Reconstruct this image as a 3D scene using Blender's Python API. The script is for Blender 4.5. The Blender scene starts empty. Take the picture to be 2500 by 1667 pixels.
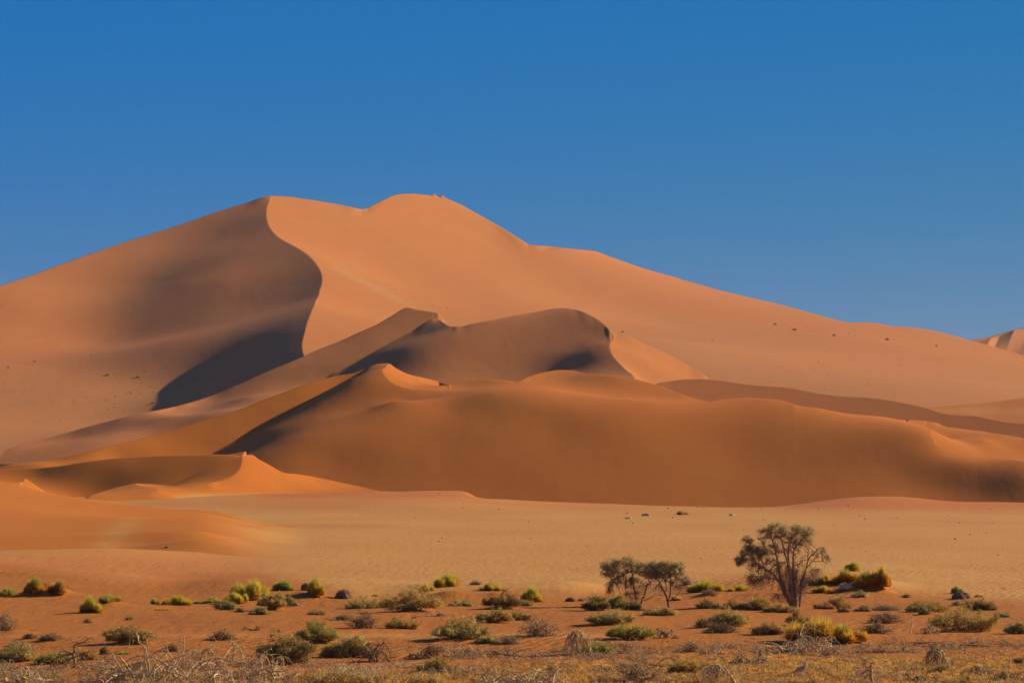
import bpy, math, random, json
import numpy as np
C = bpy.context
SC = C.scene
QUICK = False
# ---------------------------------------------------------------- camera, sky, sun
F = 6944.0; V0 = 1165.0; U0 = 1250.0; H = 9.0      # pixels of the 2500 px wide photograph
cd = bpy.data.cameras.new('camera'); cam = bpy.data.objects.new('camera', cd)
SC.collection.objects.link(cam); SC.camera = cam
cd.sensor_width = 36.0; cd.lens = 36.0 * F / 2500.0
cam.location = (0, 0, H); cam.rotation_euler = (math.radians(90), 0, 0)
cd.shift_y = (V0 - 833.5) / 2500.0
cd.clip_start = 1.0; cd.clip_end = 60000.0
SUN_AZ = math.radians(25); SUN_EL = math.radians(25)   # azimuth measured from +X towards +Y
sd = bpy.data.lights.new('sun', 'SUN'); sun = bpy.data.objects.new('sun', sd)
SC.collection.objects.link(sun)
sd.energy = 4.2; sd.angle = math.radians(0.55); sd.color = (1.0, 0.89, 0.67)
from mathutils import Vector, Matrix
sdir = Vector((math.cos(SUN_EL)*math.cos(SUN_AZ), math.cos(SUN_EL)*math.sin(SUN_AZ), math.sin(SUN_EL)))
sun.rotation_euler = sdir.to_track_quat('Z', 'Y').to_euler()
sun.location = (200, 100, 300)
W = bpy.data.worlds.new("World"); SC.world = W; W.use_nodes = True
nt = W.node_tree; bg = nt.nodes['Background']
sky = nt.nodes.new('ShaderNodeTexSky'); sky.sky_type = 'NISHITA'; sky.sun_disc = False
sky.sun_elevation = SUN_EL; sky.sun_rotation = math.pi/2 - SUN_AZ
sky.altitude = 1200; sky.air_density = 0.75; sky.dust_density = 0.15; sky.ozone_density = 5.0
hs = nt.nodes.new('ShaderNodeHueSaturation'); hs.inputs['Saturation'].default_value = 1.35
nt.links.new(sky.outputs[0], hs.inputs['Color']); va = nt.nodes.new('ShaderNodeVectorMath'); va.operation = 'MULTIPLY_ADD'
va.inputs[1].default_value = (0.76, 0.35, -0.20); va.inputs[2].default_value = (0.12, 1.30, 6.55)
nt.links.new(hs.outputs[0], va.inputs[0]); # above the view the sky is tinted redder, added to warm the shadows
tcw = nt.nodes.new('ShaderNodeTexCoord'); sxw = nt.nodes.new('ShaderNodeSeparateXYZ'); nt.links.new(tcw.outputs['Generated'], sxw.inputs[0])
mrw = nt.nodes.new('ShaderNodeMapRange'); mrw.inputs['From Min'].default_value = 0.2; mrw.inputs['From Max'].default_value = 0.5
nt.links.new(sxw.outputs['Z'], mrw.inputs['Value'])
mxw = nt.nodes.new('ShaderNodeMix'); mxw.data_type = 'RGBA'; mxw.blend_type = 'MULTIPLY'; nt.links.new(mrw.outputs[0], mxw.inputs['Factor'])
nt.links.new(va.outputs[0], mxw.inputs['A']); mxw.inputs['B'].default_value = (2.6, 0.66, 0.74, 1)
nt.links.new(mxw.outputs['Result'], bg.inputs['Color'])
bg.inputs['Strength'].default_value = 0.06
SC.view_settings.view_transform = 'Standard'; SC.view_settings.look = 'None'
SC.view_settings.exposure = 0.45; SC.view_settings.gamma = 1.0
SC.cycles.max_bounces = 5; SC.cycles.diffuse_bounces = 3
SURF_JSON = '''{"AR":[[-200.83,2379.78,244.442],[-200.66,2326.14,228.08],[-198.14,2296.93,219.044],[-194.0,2267.95,210.189],[-188.51,2241.45,202.674],[-179.76,2209.32,194.489],[-163.14,2166.04,183.68],[-152.75,2138.44,175.604],[-145.08,2112.07,167.162],[-139.58,2084.33,158.181],[-137.54,2062.74,151.586],[-136.98,2028.14,142.477],[-133.75,1930.93,126.903],[-132.25,1851.5,112.454],[-130.56,1791.74,99.826],[-128.55,1743.4,88.588],[-125.86,1720.38,83.077],[-187.15,2397.76,245.185],[-168.63,2414.34,243.689],[-149.56,2432.22,242.275],[-131.75,2446.1,239.731],[-114.9,2509.05,252.895],[-103.73,2554.35,262.816],[-82.36,2599.59,267.312],[-60.48,2641.12,268.396],[-25.16,2607.9,246.731],[16.25,2564.22,218.377],[79.49,2746.12,227.297],[139.55,2768.75,208.363],[198.54,2740.89,188.99],[256.93,2719.66,174.279],[323.71,2604.69,151.163],[395.9,2645.95,144.651],[424.78,2564.94,129.785],[443.15,2461.78,114.292],[-89.52,1776.14,89.571],[-43.37,2007.84,114.539],[16.07,2232.1,145.613],[83.55,1933.9,102.297],[116.89,1691.02,67.446],[171.21,1585.18,54.656],[223.23,1550.13,49.182],[289.06,1605.8,54.094],[-106.5,1760.85,88.877],[-170.35,2365.8,228.749],[-174.58,2287.34,208.286],[-111.9,2220.19,173.66],[-88.66,2462.54,227.097],[-112.28,1949.21,122.685],[-16.89,2346.2,172.869],[-10.91,2525.53,214.49],[39.99,2524.23,199.844],[34.61,2403.01,169.916],[88.95,2470.81,174.456],[98.29,2275.19,135.144],[158.32,2443.06,155.007],[154.94,1956.2,97.739],[243.57,2255.09,121.04],[229.54,1875.21,80.563],[299.45,1980.36,84.575],[283.36,1711.0,64.44],[-77.88,2163.2,153.857],[-140.28,2319.31,204.391],[-54.23,2510.26,227.708],[0.0,1500.0,40.0],[100.0,1400.0,30.0],[250.0,1400.0,20.0]],
"AL":[[-200.83,2379.78,244.442],[-200.66,2326.14,228.08],[-198.14,2296.93,219.044],[-194.0,2267.95,210.189],[-188.51,2241.45,202.674],[-179.76,2209.32,194.489],[-163.14,2166.04,183.68],[-152.75,2138.44,175.604],[-145.08,2112.07,167.162],[-139.58,2084.33,158.181],[-137.54,2062.74,151.586],[-136.98,2028.14,142.477],[-133.75,1930.93,126.903],[-132.25,1851.5,112.454],[-130.56,1791.74,99.826],[-128.55,1743.4,88.588],[-125.86,1720.38,83.077],[-379.01,2105.49,150.599],[-363.28,2150.57,161.683],[-346.28,2191.97,173.461],[-308.67,2270.57,196.688],[-264.84,2325.01,217.595],[-241.69,2350.51,229.022],[-223.7,2364.36,236.107],[-253.62,1408.89,20.159],[-247.31,1635.56,36.087],[-209.45,1711.04,47.193],[-184.06,1704.11,54.4],[-147.34,1705.22,70.392],[-122.89,1706.73,80.278],[-356.72,2064.23,132.366],[-299.96,1983.71,98.987],[-306.21,2126.33,145.264],[-277.65,2142.21,152.452],[-269.85,2257.61,192.691],[-241.58,2329.9,222.059],[-302.4,2210.4,176.117],[-206.51,2206.19,188.507],[-224.24,2193.1,181.126],[-249.44,2165.16,166.46],[-272.47,2056.57,123.024],[-189.2,2085.45,148.65],[-218.64,2024.28,121.234],[-231.41,1890.45,94.756],[-258.57,1890.02,89.293],[-296.17,1869.67,80.351],[-159.64,2015.5,132.356],[-149.31,1851.38,106.315],[-164.83,1816.74,91.413],[-143.14,1743.74,83.079],[-176.97,1755.5,70.938],[-202.9,1829.77,78.829],[-196.01,1864.53,93.581],[-168.83,2131.59,170.159],[-152.95,2062.25,147.097],[-138.08,1826.29,104.996],[-300.5,1738.91,50.319],[-270.41,1788.34,61.795],[-232.04,1790.33,61.854],[-336.23,2030.24,115.716],[-329.96,1862.78,80.088],[-214.45,1794.11,64.549],[-186.04,1722.5,57.867],[-171.5,1725.92,65.421],[-151.48,1724.35,74.06],[-165.25,1765.39,78.914],[-201.76,1796.21,68.494],[-198.87,1737.09,56.53],[-190.8,1814.99,78.265],[-179.83,1836.35,89.658],[-154.54,1818.84,96.746],[-240.72,2115.94,153.739],[-229.46,2309.21,216.842],[-242.87,2279.07,203.627],[-261.32,2186.26,171.143],[-269.07,2147.62,155.907],[-272.83,2093.42,138.633],[-275.4,2034.43,113.007],[-229.85,2319.86,220.473],[-214.92,2101.94,152.782],[-225.87,1912.73,101.276],[-283.19,2260.35,192.914],[-292.83,2013.25,104.676],[-187.02,2164.5,178.881],[-195.11,2052.82,134.641],[-234.74,1852.32,81.023],[-258.86,1853.14,78.386],[-333.73,2069.14,129.68],[-337.0,2146.9,155.858],[-207.16,1892.76,100.313],[-240.0,1300.0,12.0],[-170.0,1290.0,14.0],[-110.0,1290.0,22.0]],
"B1":[[-87.97,1357.52,56.896],[-80.63,1365.56,61.113],[-63.64,1389.77,72.445],[-50.68,1407.65,80.558],[-38.12,1422.99,88.305],[-219.96,1221.91,20.262],[-212.67,1259.0,24.411],[-201.25,1273.9,28.446],[-187.94,1279.49,32.585],[-167.95,1287.23,37.918],[-156.19,1325.9,42.224],[-145.78,1346.17,46.415],[-132.07,1356.6,52.566],[-118.0,1367.88,59.823],[-107.42,1376.25,64.692],[-93.23,1392.23,72.155],[-84.49,1400.19,76.146],[-75.67,1408.63,80.811],[-66.93,1416.92,85.315],[-60.91,1424.11,89.393],[-52.2,1432.8,94.423],[-47.4,1430.94,93.282],[-41.39,1429.86,92.395],[-37.44,1428.59,91.498],[-34.92,1426.31,90.134],[-216.04,1200.17,14.704],[-190.11,1200.11,17.123],[-168.53,1219.02,22.868],[-154.8,1239.82,27.212],[-140.34,1249.41,31.851],[-123.44,1260.59,37.864],[-109.12,1306.44,45.687],[-59.01,1412.92,83.268],[-45.11,1423.79,88.965],[-74.32,1394.89,74.285],[-89.21,1376.6,65.499],[-107.41,1356.07,54.892],[-123.1,1315.06,45.929],[-137.8,1347.7,47.816],[-151.54,1315.34,40.255],[-172.13,1258.17,29.837],[-154.9,1265.45,34.513],[-189.54,1253.51,26.149],[-205.83,1242.86,23.319],[-209.39,1211.69,18.597],[-144.62,1287.48,37.368],[-146.36,1330.24,42.524],[-154.38,1268.64,35.491],[-166.41,1262.88,31.733],[-132.8,1308.04,41.965],[-135.13,1259.53,36.208],[-173.02,1245.03,27.826],[-178.88,1223.81,23.98],[-194.66,1263.31,26.647],[-119.32,1358.34,54.969],[-70.77,1403.99,78.755],[-180.0,1150.0,5.0],[-120.0,1180.0,8.0],[-80.0,1200.0,12.0]],
"B2":[[-87.97,1357.52,56.896],[-80.63,1365.56,61.113],[-63.64,1389.77,72.445],[-50.68,1407.65,80.558],[-38.12,1422.99,88.305],[-34.28,1408.48,86.077],[-31.94,1395.04,83.935],[-28.65,1381.75,82.227],[-25.59,1377.46,81.999],[-19.46,1378.67,83.254],[-9.57,1384.99,85.589],[1.82,1401.99,88.751],[13.66,1415.59,91.562],[19.84,1420.02,93.048],[25.27,1415.17,93.169],[32.41,1389.07,90.616],[39.83,1375.89,86.473],[44.7,1367.53,82.457],[47.59,1359.95,78.721],[47.88,1351.46,75.172],[47.1,1345.96,73.546],[-75.74,1338.29,55.254],[-56.83,1315.38,52.568],[-37.61,1305.99,50.376],[-28.17,1304.26,49.382],[-9.47,1314.78,52.548],[9.53,1323.37,56.644],[42.39,1338.05,71.047],[32.57,1330.53,65.908],[20.04,1325.42,59.39],[-74.26,1357.0,61.764],[-58.66,1357.83,68.64],[-48.68,1352.11,70.336],[-41.96,1387.54,78.936],[-36.49,1333.71,63.739],[-19.22,1334.55,63.773],[-9.75,1353.85,74.314],[-25.34,1353.67,74.305],[9.84,1367.04,80.856],[25.74,1375.09,85.24],[39.21,1361.28,78.593],[9.68,1343.8,68.023],[-3.83,1329.14,59.723],[-51.74,1330.64,59.781],[29.05,1344.65,69.997],[-61.54,1335.46,59.003],[-60.0,1210.0,25.0],[0.0,1210.0,25.0],[50.0,1220.0,28.0]],
"B3":[[47.1,1345.96,73.546],[45.76,1335.24,70.724],[45.93,1328.87,68.325],[47.56,1321.09,64.553],[50.34,1314.21,61.046],[53.49,1303.18,57.419],[54.79,1293.99,55.959],[42.39,1338.05,71.047],[32.57,1330.53,65.908],[20.04,1325.42,59.39],[28.09,1300.15,53.936],[45.77,1271.31,52.939],[28.57,1322.41,60.8],[36.29,1326.31,65.345],[42.94,1325.13,66.249],[43.43,1311.17,59.037],[34.01,1312.12,58.129]],
"BR":[[47.88,1351.46,75.172],[47.1,1345.96,73.546],[45.76,1335.24,70.724],[45.93,1328.87,68.325],[47.56,1321.09,64.553],[50.34,1314.21,61.046],[53.49,1303.18,57.419],[54.79,1293.99,55.959],[47.59,1359.95,78.721],[51.0,1362.1,78.243],[54.38,1363.34,77.324],[61.78,1362.0,73.53],[73.17,1362.22,68.637],[84.11,1358.22,62.398],[93.29,1349.58,55.645],[58.18,1303.24,54.043],[73.95,1316.67,51.663],[90.14,1331.72,51.192],[59.69,1336.98,65.798],[71.17,1335.62,59.97],[54.18,1343.58,69.949],[82.98,1339.98,56.278],[60.0,1250.0,30.0],[90.0,1250.0,28.0]],
"CF":[[-50.22,1154.77,55.231],[-50.85,1131.8,52.355],[-50.59,1118.79,49.923],[-49.2,1112.88,47.944],[-46.03,1106.0,45.474],[-42.19,1101.51,43.898],[-38.47,1099.18,43.033],[-34.83,1099.43,42.882],[-31.85,1100.42,42.913],[-28.0,1111.14,44.203],[-23.5,1117.53,45.21],[-113.56,1080.22,18.023],[-102.37,1093.66,24.75],[-87.95,1110.37,33.465],[-73.24,1130.18,43.179],[-65.7,1140.57,48.256],[-59.49,1147.47,51.964],[150.04,1090.95,30.995],[154.53,1093.85,30.581],[158.58,1092.45,29.295],[154.56,1054.26,26.915],[153.29,1043.6,24.179],[154.18,1038.44,21.412],[156.55,1035.34,19.288],[159.38,1035.31,18.542],[163.0,1036.49,18.105],[173.21,1042.24,17.405],[183.84,1021.29,14.736],[-19.55,1121.69,46.314],[-13.45,1125.1,47.562],[-8.43,1125.51,47.9],[-3.4,1123.54,47.508],[1.45,1120.74,46.767],[7.7,1137.76,49.634],[14.28,1153.06,51.841],[19.36,1158.85,52.724],[24.5,1157.51,52.507],[29.31,1143.3,50.655],[35.91,1133.55,49.81],[45.62,1127.33,48.45],[56.49,1120.82,45.64],[65.05,1109.78,41.763],[73.25,1093.86,38.615],[74.89,1083.38,37.707],[80.68,1096.31,38.997],[85.74,1100.48,39.587],[91.97,1101.15,39.764],[96.92,1088.96,39.11],[101.67,1082.78,38.471],[107.19,1072.49,36.183],[116.26,1073.55,34.973],[125.21,1074.74,33.299],[135.18,1082.67,32.543],[142.38,1092.44,32.284],[9.3,1094.86,43.688],[25.62,1098.39,41.901],[37.62,1093.15,40.013],[48.4,1067.04,37.12],[60.21,1066.55,35.879],[-12.78,986.18,-2.22],[11.39,988.43,-2.245],[35.65,990.11,-2.264],[82.97,993.4,-2.302],[135.63,991.42,-2.279],[177.68,987.07,-2.23],[-104.68,1053.49,15.069],[-88.64,1009.0,11.18],[-79.14,999.19,6.842],[-57.29,994.48,3.271],[-35.62,989.43,0.451],[-106.76,1074.39,19.366],[-92.89,1075.01,26.029],[-77.55,1099.0,36.697],[-64.19,1114.41,45.912],[-61.11,1116.68,47.595],[-53.44,1124.56,51.106],[-55.93,1109.74,46.556],[-79.03,1035.43,23.166],[-88.59,1025.28,17.859],[-70.11,1035.8,24.662],[-65.9,1016.84,15.59],[-80.29,1013.7,14.109],[-54.07,1072.71,34.489],[-39.02,1083.84,37.875],[-44.12,1021.35,18.56],[-54.43,1021.59,18.563],[-36.24,1006.73,9.725],[-22.83,1056.85,34.112],[-7.71,1070.68,40.609],[-7.46,1036.7,26.169],[-7.22,1003.17,6.833],[14.96,1038.68,26.202],[14.46,1004.35,6.83],[37.63,1045.26,29.321],[36.52,1014.37,11.191],[60.13,1043.82,26.287],[68.6,1058.52,32.628],[58.12,1009.05,6.82],[84.32,1064.59,34.296],[81.85,1033.35,18.673],[113.92,1054.79,29.506],[110.17,1020.06,11.203],[142.71,1043.17,24.774],[139.54,1019.96,11.203],[161.94,1022.28,14.153],[166.07,1002.79,3.946],[176.99,999.21,3.964],[172.29,1013.89,11.19],[152.25,1006.89,4.65],[180.08,1008.45,9.726],[-14.93,1036.67,26.168],[-25.17,1028.07,21.584],[22.74,1052.89,34.018],[4.57,1056.68,36.391],[8.11,1125.94,47.104],[14.76,1138.73,49.177],[21.14,1129.31,47.218],[32.16,1116.7,45.183],[40.1,1113.72,44.285],[55.67,1104.56,40.813],[-31.5,1093.53,40.968],[-44.7,1070.26,37.514],[-51.22,1111.44,47.414],[-45.11,1099.2,43.033],[-39.38,1093.75,40.974],[-26.04,1095.75,41.822],[-120.0,970.0,-2.0],[-80.0,960.0,-8.0],[-40.0,950.0,-14.0],[-5.0,945.0,-20.0],[60.0,940.0,-24.0],[120.0,940.0,-24.0],[180.0,940.0,-24.0]],
"CB":[[-50.22,1154.77,55.231],[-50.85,1131.8,52.355],[-50.59,1118.79,49.923],[-49.2,1112.88,47.944],[-46.03,1106.0,45.474],[-42.19,1101.51,43.898],[-38.47,1099.18,43.033],[-34.83,1099.43,42.882],[-31.85,1100.42,42.913],[-28.0,1111.14,44.203],[-23.5,1117.53,45.21],[-47.4,1150.92,53.419],[-42.91,1150.41,51.08],[-37.16,1172.87,50.212],[-30.94,1180.57,48.953],[-45.24,1121.98,48.586],[-37.2,1123.06,45.713],[-42.15,1125.85,47.912],[-31.35,1145.82,46.127]],
"CS":[[150.04,1090.95,30.995],[154.53,1093.85,30.581],[158.58,1092.45,29.295],[154.56,1054.26,26.915],[153.29,1043.6,24.179],[154.18,1038.44,21.412],[156.55,1035.34,19.288],[159.38,1035.31,18.542],[163.0,1036.49,18.105],[173.21,1042.24,17.405],[183.84,1021.29,14.736],[168.39,1177.57,32.572],[160.79,1098.97,30.682],[164.69,1100.7,29.923],[169.43,1112.02,28.697],[179.06,1134.51,28.442],[184.26,1090.79,25.965],[194.34,1079.6,23.925],[160.78,1073.49,23.686],[167.53,1057.6,21.946],[183.47,1061.66,20.467],[180.63,1172.23,27.569],[176.21,1064.01,22.79]],
"CL":[[-113.56,1080.22,18.023],[-102.37,1093.66,24.75],[-87.95,1110.37,33.465],[-73.24,1130.18,43.179],[-65.7,1140.57,48.256],[-59.49,1147.47,51.964],[-197.45,1096.9,14.213],[-179.02,1062.51,14.661],[-163.43,1064.6,17.432],[-148.77,1077.26,21.721],[-136.07,1089.78,25.478],[-123.37,1099.72,29.747],[-108.12,1110.59,34.909],[-93.79,1122.91,41.18],[-80.06,1134.58,46.743],[-73.89,1140.21,48.901],[-70.26,1142.58,49.806],[-64.79,1144.8,50.71],[-58.6,1149.54,53.035],[-50.22,1154.77,55.231],[-187.73,1042.9,11.253],[-165.98,1047.76,12.47],[-145.85,1066.08,15.448],[-128.36,1073.88,16.732],[-160.47,1061.25,16.183],[-173.22,1045.93,13.217],[-142.85,1078.2,21.422],[-132.67,1083.82,22.267],[-120.82,1089.6,23.907],[-103.56,1106.37,32.102],[-88.66,1119.42,38.823],[-73.63,1136.2,46.633],[-108.98,1096.79,27.164],[-61.08,1146.36,51.427],[-81.16,1127.21,42.602],[-190.0,1030.0,2.0],[-130.0,1030.0,2.0]],
"DR":[[-105.67,876.64,6.349],[-99.19,883.04,9.636],[-92.04,887.64,12.579],[-84.8,893.59,15.563],[-163.16,906.39,11.741],[-152.7,903.21,11.862],[-144.7,900.35,12.501],[-132.1,899.31,14.31],[-119.83,899.6,15.478],[-107.18,897.81,15.982],[-94.15,895.62,16.223],[-87.59,894.44,15.956],[-154.92,860.63,7.141],[-142.12,858.17,4.057],[-132.26,874.7,2.324],[-120.49,880.69,5.829],[-109.92,877.38,6.094],[-148.11,894.36,9.0],[-134.74,891.06,9.642],[-121.82,890.41,10.923],[-108.62,887.35,10.917],[-102.69,891.39,13.493],[-114.38,882.54,7.729],[-127.14,882.83,5.822],[-91.21,892.06,14.781],[-160.0,810.0,-2.0],[-125.0,820.0,-2.0]],
"DF":[[-105.67,876.64,6.349],[-99.19,883.04,9.636],[-92.04,887.64,12.579],[-84.8,893.59,15.563],[-84.18,885.67,13.081],[-84.44,879.14,11.152],[-85.94,872.43,9.377],[-89.06,866.11,8.002],[-92.96,857.29,7.025],[-97.4,855.07,6.537],[-100.93,856.81,6.285],[-90.05,880.72,10.902],[-94.69,876.68,9.0],[-100.77,874.68,7.363],[-87.62,888.25,13.477]],
"DL":[[-84.8,893.59,15.563],[-84.18,885.67,13.081],[-84.44,879.14,11.152],[-85.94,872.43,9.377],[-89.06,866.11,8.002],[-92.96,857.29,7.025],[-97.4,855.07,6.537],[-100.93,856.81,6.285],[-114.11,856.6,7.15],[-109.91,846.13,6.319],[-104.69,819.55,4.161],[-101.57,813.47,2.44],[-96.66,809.68,0.721],[-103.89,861.92,6.518],[-108.01,865.05,6.882],[-112.75,864.16,7.133],[-83.6,904.29,16.293],[-82.8,906.85,16.183],[-80.19,899.53,14.829],[-76.47,896.96,12.875],[-72.35,895.58,10.677],[-67.94,902.09,10.039],[-61.0,908.93,8.738],[-53.42,909.12,7.036],[-45.55,903.76,5.486],[-41.59,891.35,4.636],[-95.4,828.08,3.037],[-85.5,848.17,3.137],[-74.6,863.37,3.156],[-62.16,863.24,3.157],[-49.52,859.72,3.429],[-40.09,869.94,3.864],[-77.94,887.29,10.917],[-79.22,873.13,7.114],[-86.41,857.21,5.297],[-68.03,891.35,7.716],[-58.13,897.03,5.77],[-96.64,838.82,4.772],[-102.39,826.77,4.833],[-69.7,880.02,5.198],[-120.0,780.0,-6.0],[-70.0,790.0,-6.0],[-30.0,810.0,-6.0]],
"D2":[[-114.11,856.6,7.15],[-109.91,846.13,6.319],[-104.69,819.55,4.161],[-101.57,813.47,2.44],[-96.66,809.68,0.721],[-118.15,851.98,6.055],[-121.35,841.8,4.757],[-122.16,807.12,3.072],[-115.67,803.21,1.713],[-106.6,804.61,0.773],[-98.67,806.04,-0.054],[-112.2,820.15,4.276],[-106.71,814.26,3.137],[-103.69,809.02,1.427],[-114.4,810.6,3.163]],
"R1":[[59.67,1183.79,47.698],[66.35,1187.54,49.189],[72.92,1188.67,49.912],[78.19,1188.11,50.064],[85.8,1184.49,49.427],[94.97,1177.59,47.835],[104.32,1172.16,46.643],[113.54,1168.06,45.838],[119.58,1162.99,44.506],[125.42,1158.12,43.19],[134.3,1152.79,41.87],[143.52,1149.49,41.28],[149.4,1146.37,40.532],[157.92,1139.94,38.713],[164.62,1134.06,36.927],[171.55,1125.93,34.295],[177.23,1122.88,33.579],[183.15,1120.53,33.205],[188.42,1115.44,31.81],[193.7,1110.71,30.594],[199.41,1107.75,30.057],[66.43,1153.23,38.894],[90.63,1144.28,37.014],[121.82,1127.91,32.552],[152.23,1112.7,28.229],[181.36,1095.13,23.982],[194.98,1083.14,21.479],[76.0,1172.77,45.311],[92.41,1166.71,44.284],[108.43,1158.36,42.363],[139.58,1140.27,37.737],[168.91,1117.04,30.717],[190.49,1102.33,27.256],[154.69,1130.72,35.053],[60.0,1050.0,10.0],[120.0,1030.0,8.0],[180.0,1020.0,6.0]],
"R2":[[174.3,1235.0,39.057],[164.62,1134.06,36.927],[198.02,1254.62,40.98],[213.47,1263.74,42.486],[229.88,1277.05,44.678],[183.61,1214.26,34.355],[205.43,1240.42,33.115],[224.54,1247.36,31.454],[208.01,1256.03,39.75],[216.83,1254.73,37.007],[196.04,1248.88,38.675],[186.78,1247.11,39.352],[189.98,1244.52,37.855],[202.94,1247.07,36.477],[183.86,1245.57,39.314],[216.19,1261.55,40.793],[223.45,1261.47,38.974]]}'''
# ---------------------------------------------------------------- terrain: every dune face is a smooth surface in metres
SURF = json.loads(SURF_JSON)
def P(u, v, Y): return ((u-U0)/F*Y, Y, H+(V0-v)/F*Y)
def rbf(pts, sc):
    A0 = np.array(pts, float); X, Y, Z = A0.T
    Q = np.c_[X, Y]/sc; n = len(Q)
    d2 = ((Q[:, None]-Q[None])**2).sum(-1)
    K = 0.5*d2*np.log(d2+1e-12)
    A = np.zeros((n+3, n+3)); A[:n, :n] = K+1e-5*np.eye(n)
    A[:n, n] = A[n, :n] = 1; A[:n, n+1:] = Q; A[n+1:, :n] = Q.T
    w = np.linalg.solve(A, np.r_[Z, 0, 0, 0])
    def f(x, y):
        x = np.asarray(x, float)/sc; y = np.asarray(y, float)/sc
        out = w[n]+w[n+1]*x+w[n+2]*y
        for i in range(n):
            d = (x-Q[i, 0])**2+(y-Q[i, 1])**2
            out = out+w[i]*0.5*d*np.log(d+1e-12)
        return out
    return f
SCL = {'A': 400., 'B': 100., 'C': 80., 'D': 50., 'R': 100.}
FN = {k: rbf(v, SCL[k[0]]) for k, v in SURF.items()}
KEY = {k: {(round(U0+F*p[0]/p[1]), round(V0-F*(p[2]-H)/p[1])): p for p in SURF[k]} for k in SURF}
def curve(k, uv):                      # knots of a surface by their photograph pixels -> array x,y,z
    return np.array([KEY[k][(a, b)] for a, b in uv])
def by_y(c):                           # x as a function of Y
    o = np.argsort(c[:, 1]); return c[o, 1], c[o, 0]
def sil(c):                            # silhouette: s -> Y, z
    s = c[:, 0]/c[:, 1]; o = np.argsort(s); return s[o], c[o, 1], c[o, 2]
def smoothcurve(s, knots, vals):       # monotone-ish cubic (Catmull-Rom on uneven knots)
    k = np.asarray(knots); v = np.asarray(vals)
    d = np.gradient(v, k)
    dl = np.diff(v)/np.diff(k)
    for i in range(1, len(k)-1):
        if dl[i-1]*dl[i] <= 0: d[i] = 0
        else:
            m = 3*min(abs(dl[i-1]), abs(dl[i])); d[i] = np.clip(d[i], -m, m)
    d[0] = dl[0]; d[-1] = dl[-1]
    i = np.clip(np.searchsorted(k, s)-1, 0, len(k)-2)
    h = k[i+1]-k[i]; t = np.clip((s-k[i])/h, 0, 1)
    return (v[i]*(2*t**3-3*t**2+1)+h*d[i]*(t**3-2*t**2+t)+v[i+1]*(-2*t**3+3*t**2)+h*d[i+1]*(t**3-t**2))
def sstep(a, b, x):
    t = np.clip((x-a)/(b-a), 0, 1); return t*t*(3-2*t)
def cut(f, s, Y, z, sl, back=0.45, line=None):
    k, ky, kz = sl
    sc_ = np.clip(s, k[0], k[-1])
    Ys = smoothcurve(sc_, k, ky)
    a = smoothcurve(sc_, k, (kz-H)/ky)          # tangent of the elevation angle, so that the outline is smooth
    if line is not None:                         # a finer outline than the fitted knots
        lu = np.array([uu(q[0]) for q in line]); la = np.array([(V0-q[1])/F for q in line]); a = np.where((sc_ >= lu[0]) & (sc_ <= lu[-1]), np.interp(sc_, lu, la), a)
    zs = H+a*Ys
    zf = f(sc_*Ys, Ys)                           # let the face meet its outline exactly
    L = np.maximum(0.008*Ys, 4.0)
    z2 = z+(zs-zf)*np.exp(-((Y-Ys)/L)**2)
    z2 = np.minimum(z2, H+a*Y-0.002*np.maximum(Ys-Y, 0))   # a face never rises above its own outline
    d = Y-Ys
    w = np.interp(Ys, [0, 850, 1440, 1480, 3000, 4000], [0.9, 0.9, 0.9, 2.4, 2.4, 12.5])   # a rounded top as wide as one row of the grid
    b = np.where(d < w, H+a*Y, H+a*(Ys+w)-back*(d-w))
    return np.where(d > 0, np.minimum(b, 1e9), z2)
BOX = {}
def box(name, smin, smax, ymin, ymax): BOX[name] = (smin, smax, ymin, ymax)
def uu(u): return (u-U0)/F
s_lo, s_hi = uu(-60), uu(2560)
def seff(s): return np.clip(s, s_lo, s_hi)
S_crest = curve('AR', [(664,478),(651,511),(651,530),(656,549),(666,565),(685,582),(727,605),(754,624),(773,645),(785,668),(787,685),(781,708),(769,741),(754,777),(744,813),(738,848),(742,866)])
def comp_A(s, Y):
    x = s*Y
    yk, xk = by_y(S_crest)
    xc = smoothcurve(np.clip(Y, yk[0], yk[-1]), yk, xk)
    z = np.where(x > xc, FN['AR'](x, Y), FN['AL'](x, Y))
    sk = np.vstack([curve('AL', [(0,698),(77,672),(153,644),(306,591),(459,542),(536,515),(593,498)]),
        curve('AR', [(664,478),(708,481),(765,490),(823,499),(876,510),(932,490),(968,475),(1030,475),(1091,483),(1183,532),(1294,598),(1451,613),(1600,665),(1753,709),(1906,743),(2113,786),(2289,809),(2400,838),(2500,868)])])
    k = sil(sk)
    f = lambda X, YY: np.where(X > smoothcurve(np.clip(YY, yk[0], yk[-1]), yk, xk), FN['AR'](X, YY), FN['AL'](X, YY))
    line = [(664,478),(708,480.5),(765,489),(823,498.5),(850,504),(876,510),(884,511),(898,508),(915,499),(932,490),(953,480.5),(968,475.5),(990,473),(1007,473),(1030,475),(1060,479),(1091,485),
        (1125,499.5),(1183,532),(1225,556),(1259,577),(1290,596.5),(1300,598.5),(1336,601),(1393,607),(1448,612.5),(1456,614),(1508,633),(1565,653),(1642,675),(1700,692),(1753,708),(1830,726),(1906,743.5),(1983,765),(2059,785),(2082,788.5),(2098,786.5),(2113,786),(2136,788),(2174,796),(2231,799.5),(2262,804),(2289,809),(2327,819),(2365,830),(2404,840),(2450,853),(2500,868)]
    z = cut(f, s, Y, z, k, 0.4, line)
    for bu in (1059, 1079):                       # two small humps on the summit ridge
        z = z+2.2*np.exp(-((s-uu(bu))*2600/2.6)**2-((Y-smoothcurve(np.full_like(s, uu(bu)), *k[:2]))/5)**2)
    return z
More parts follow.
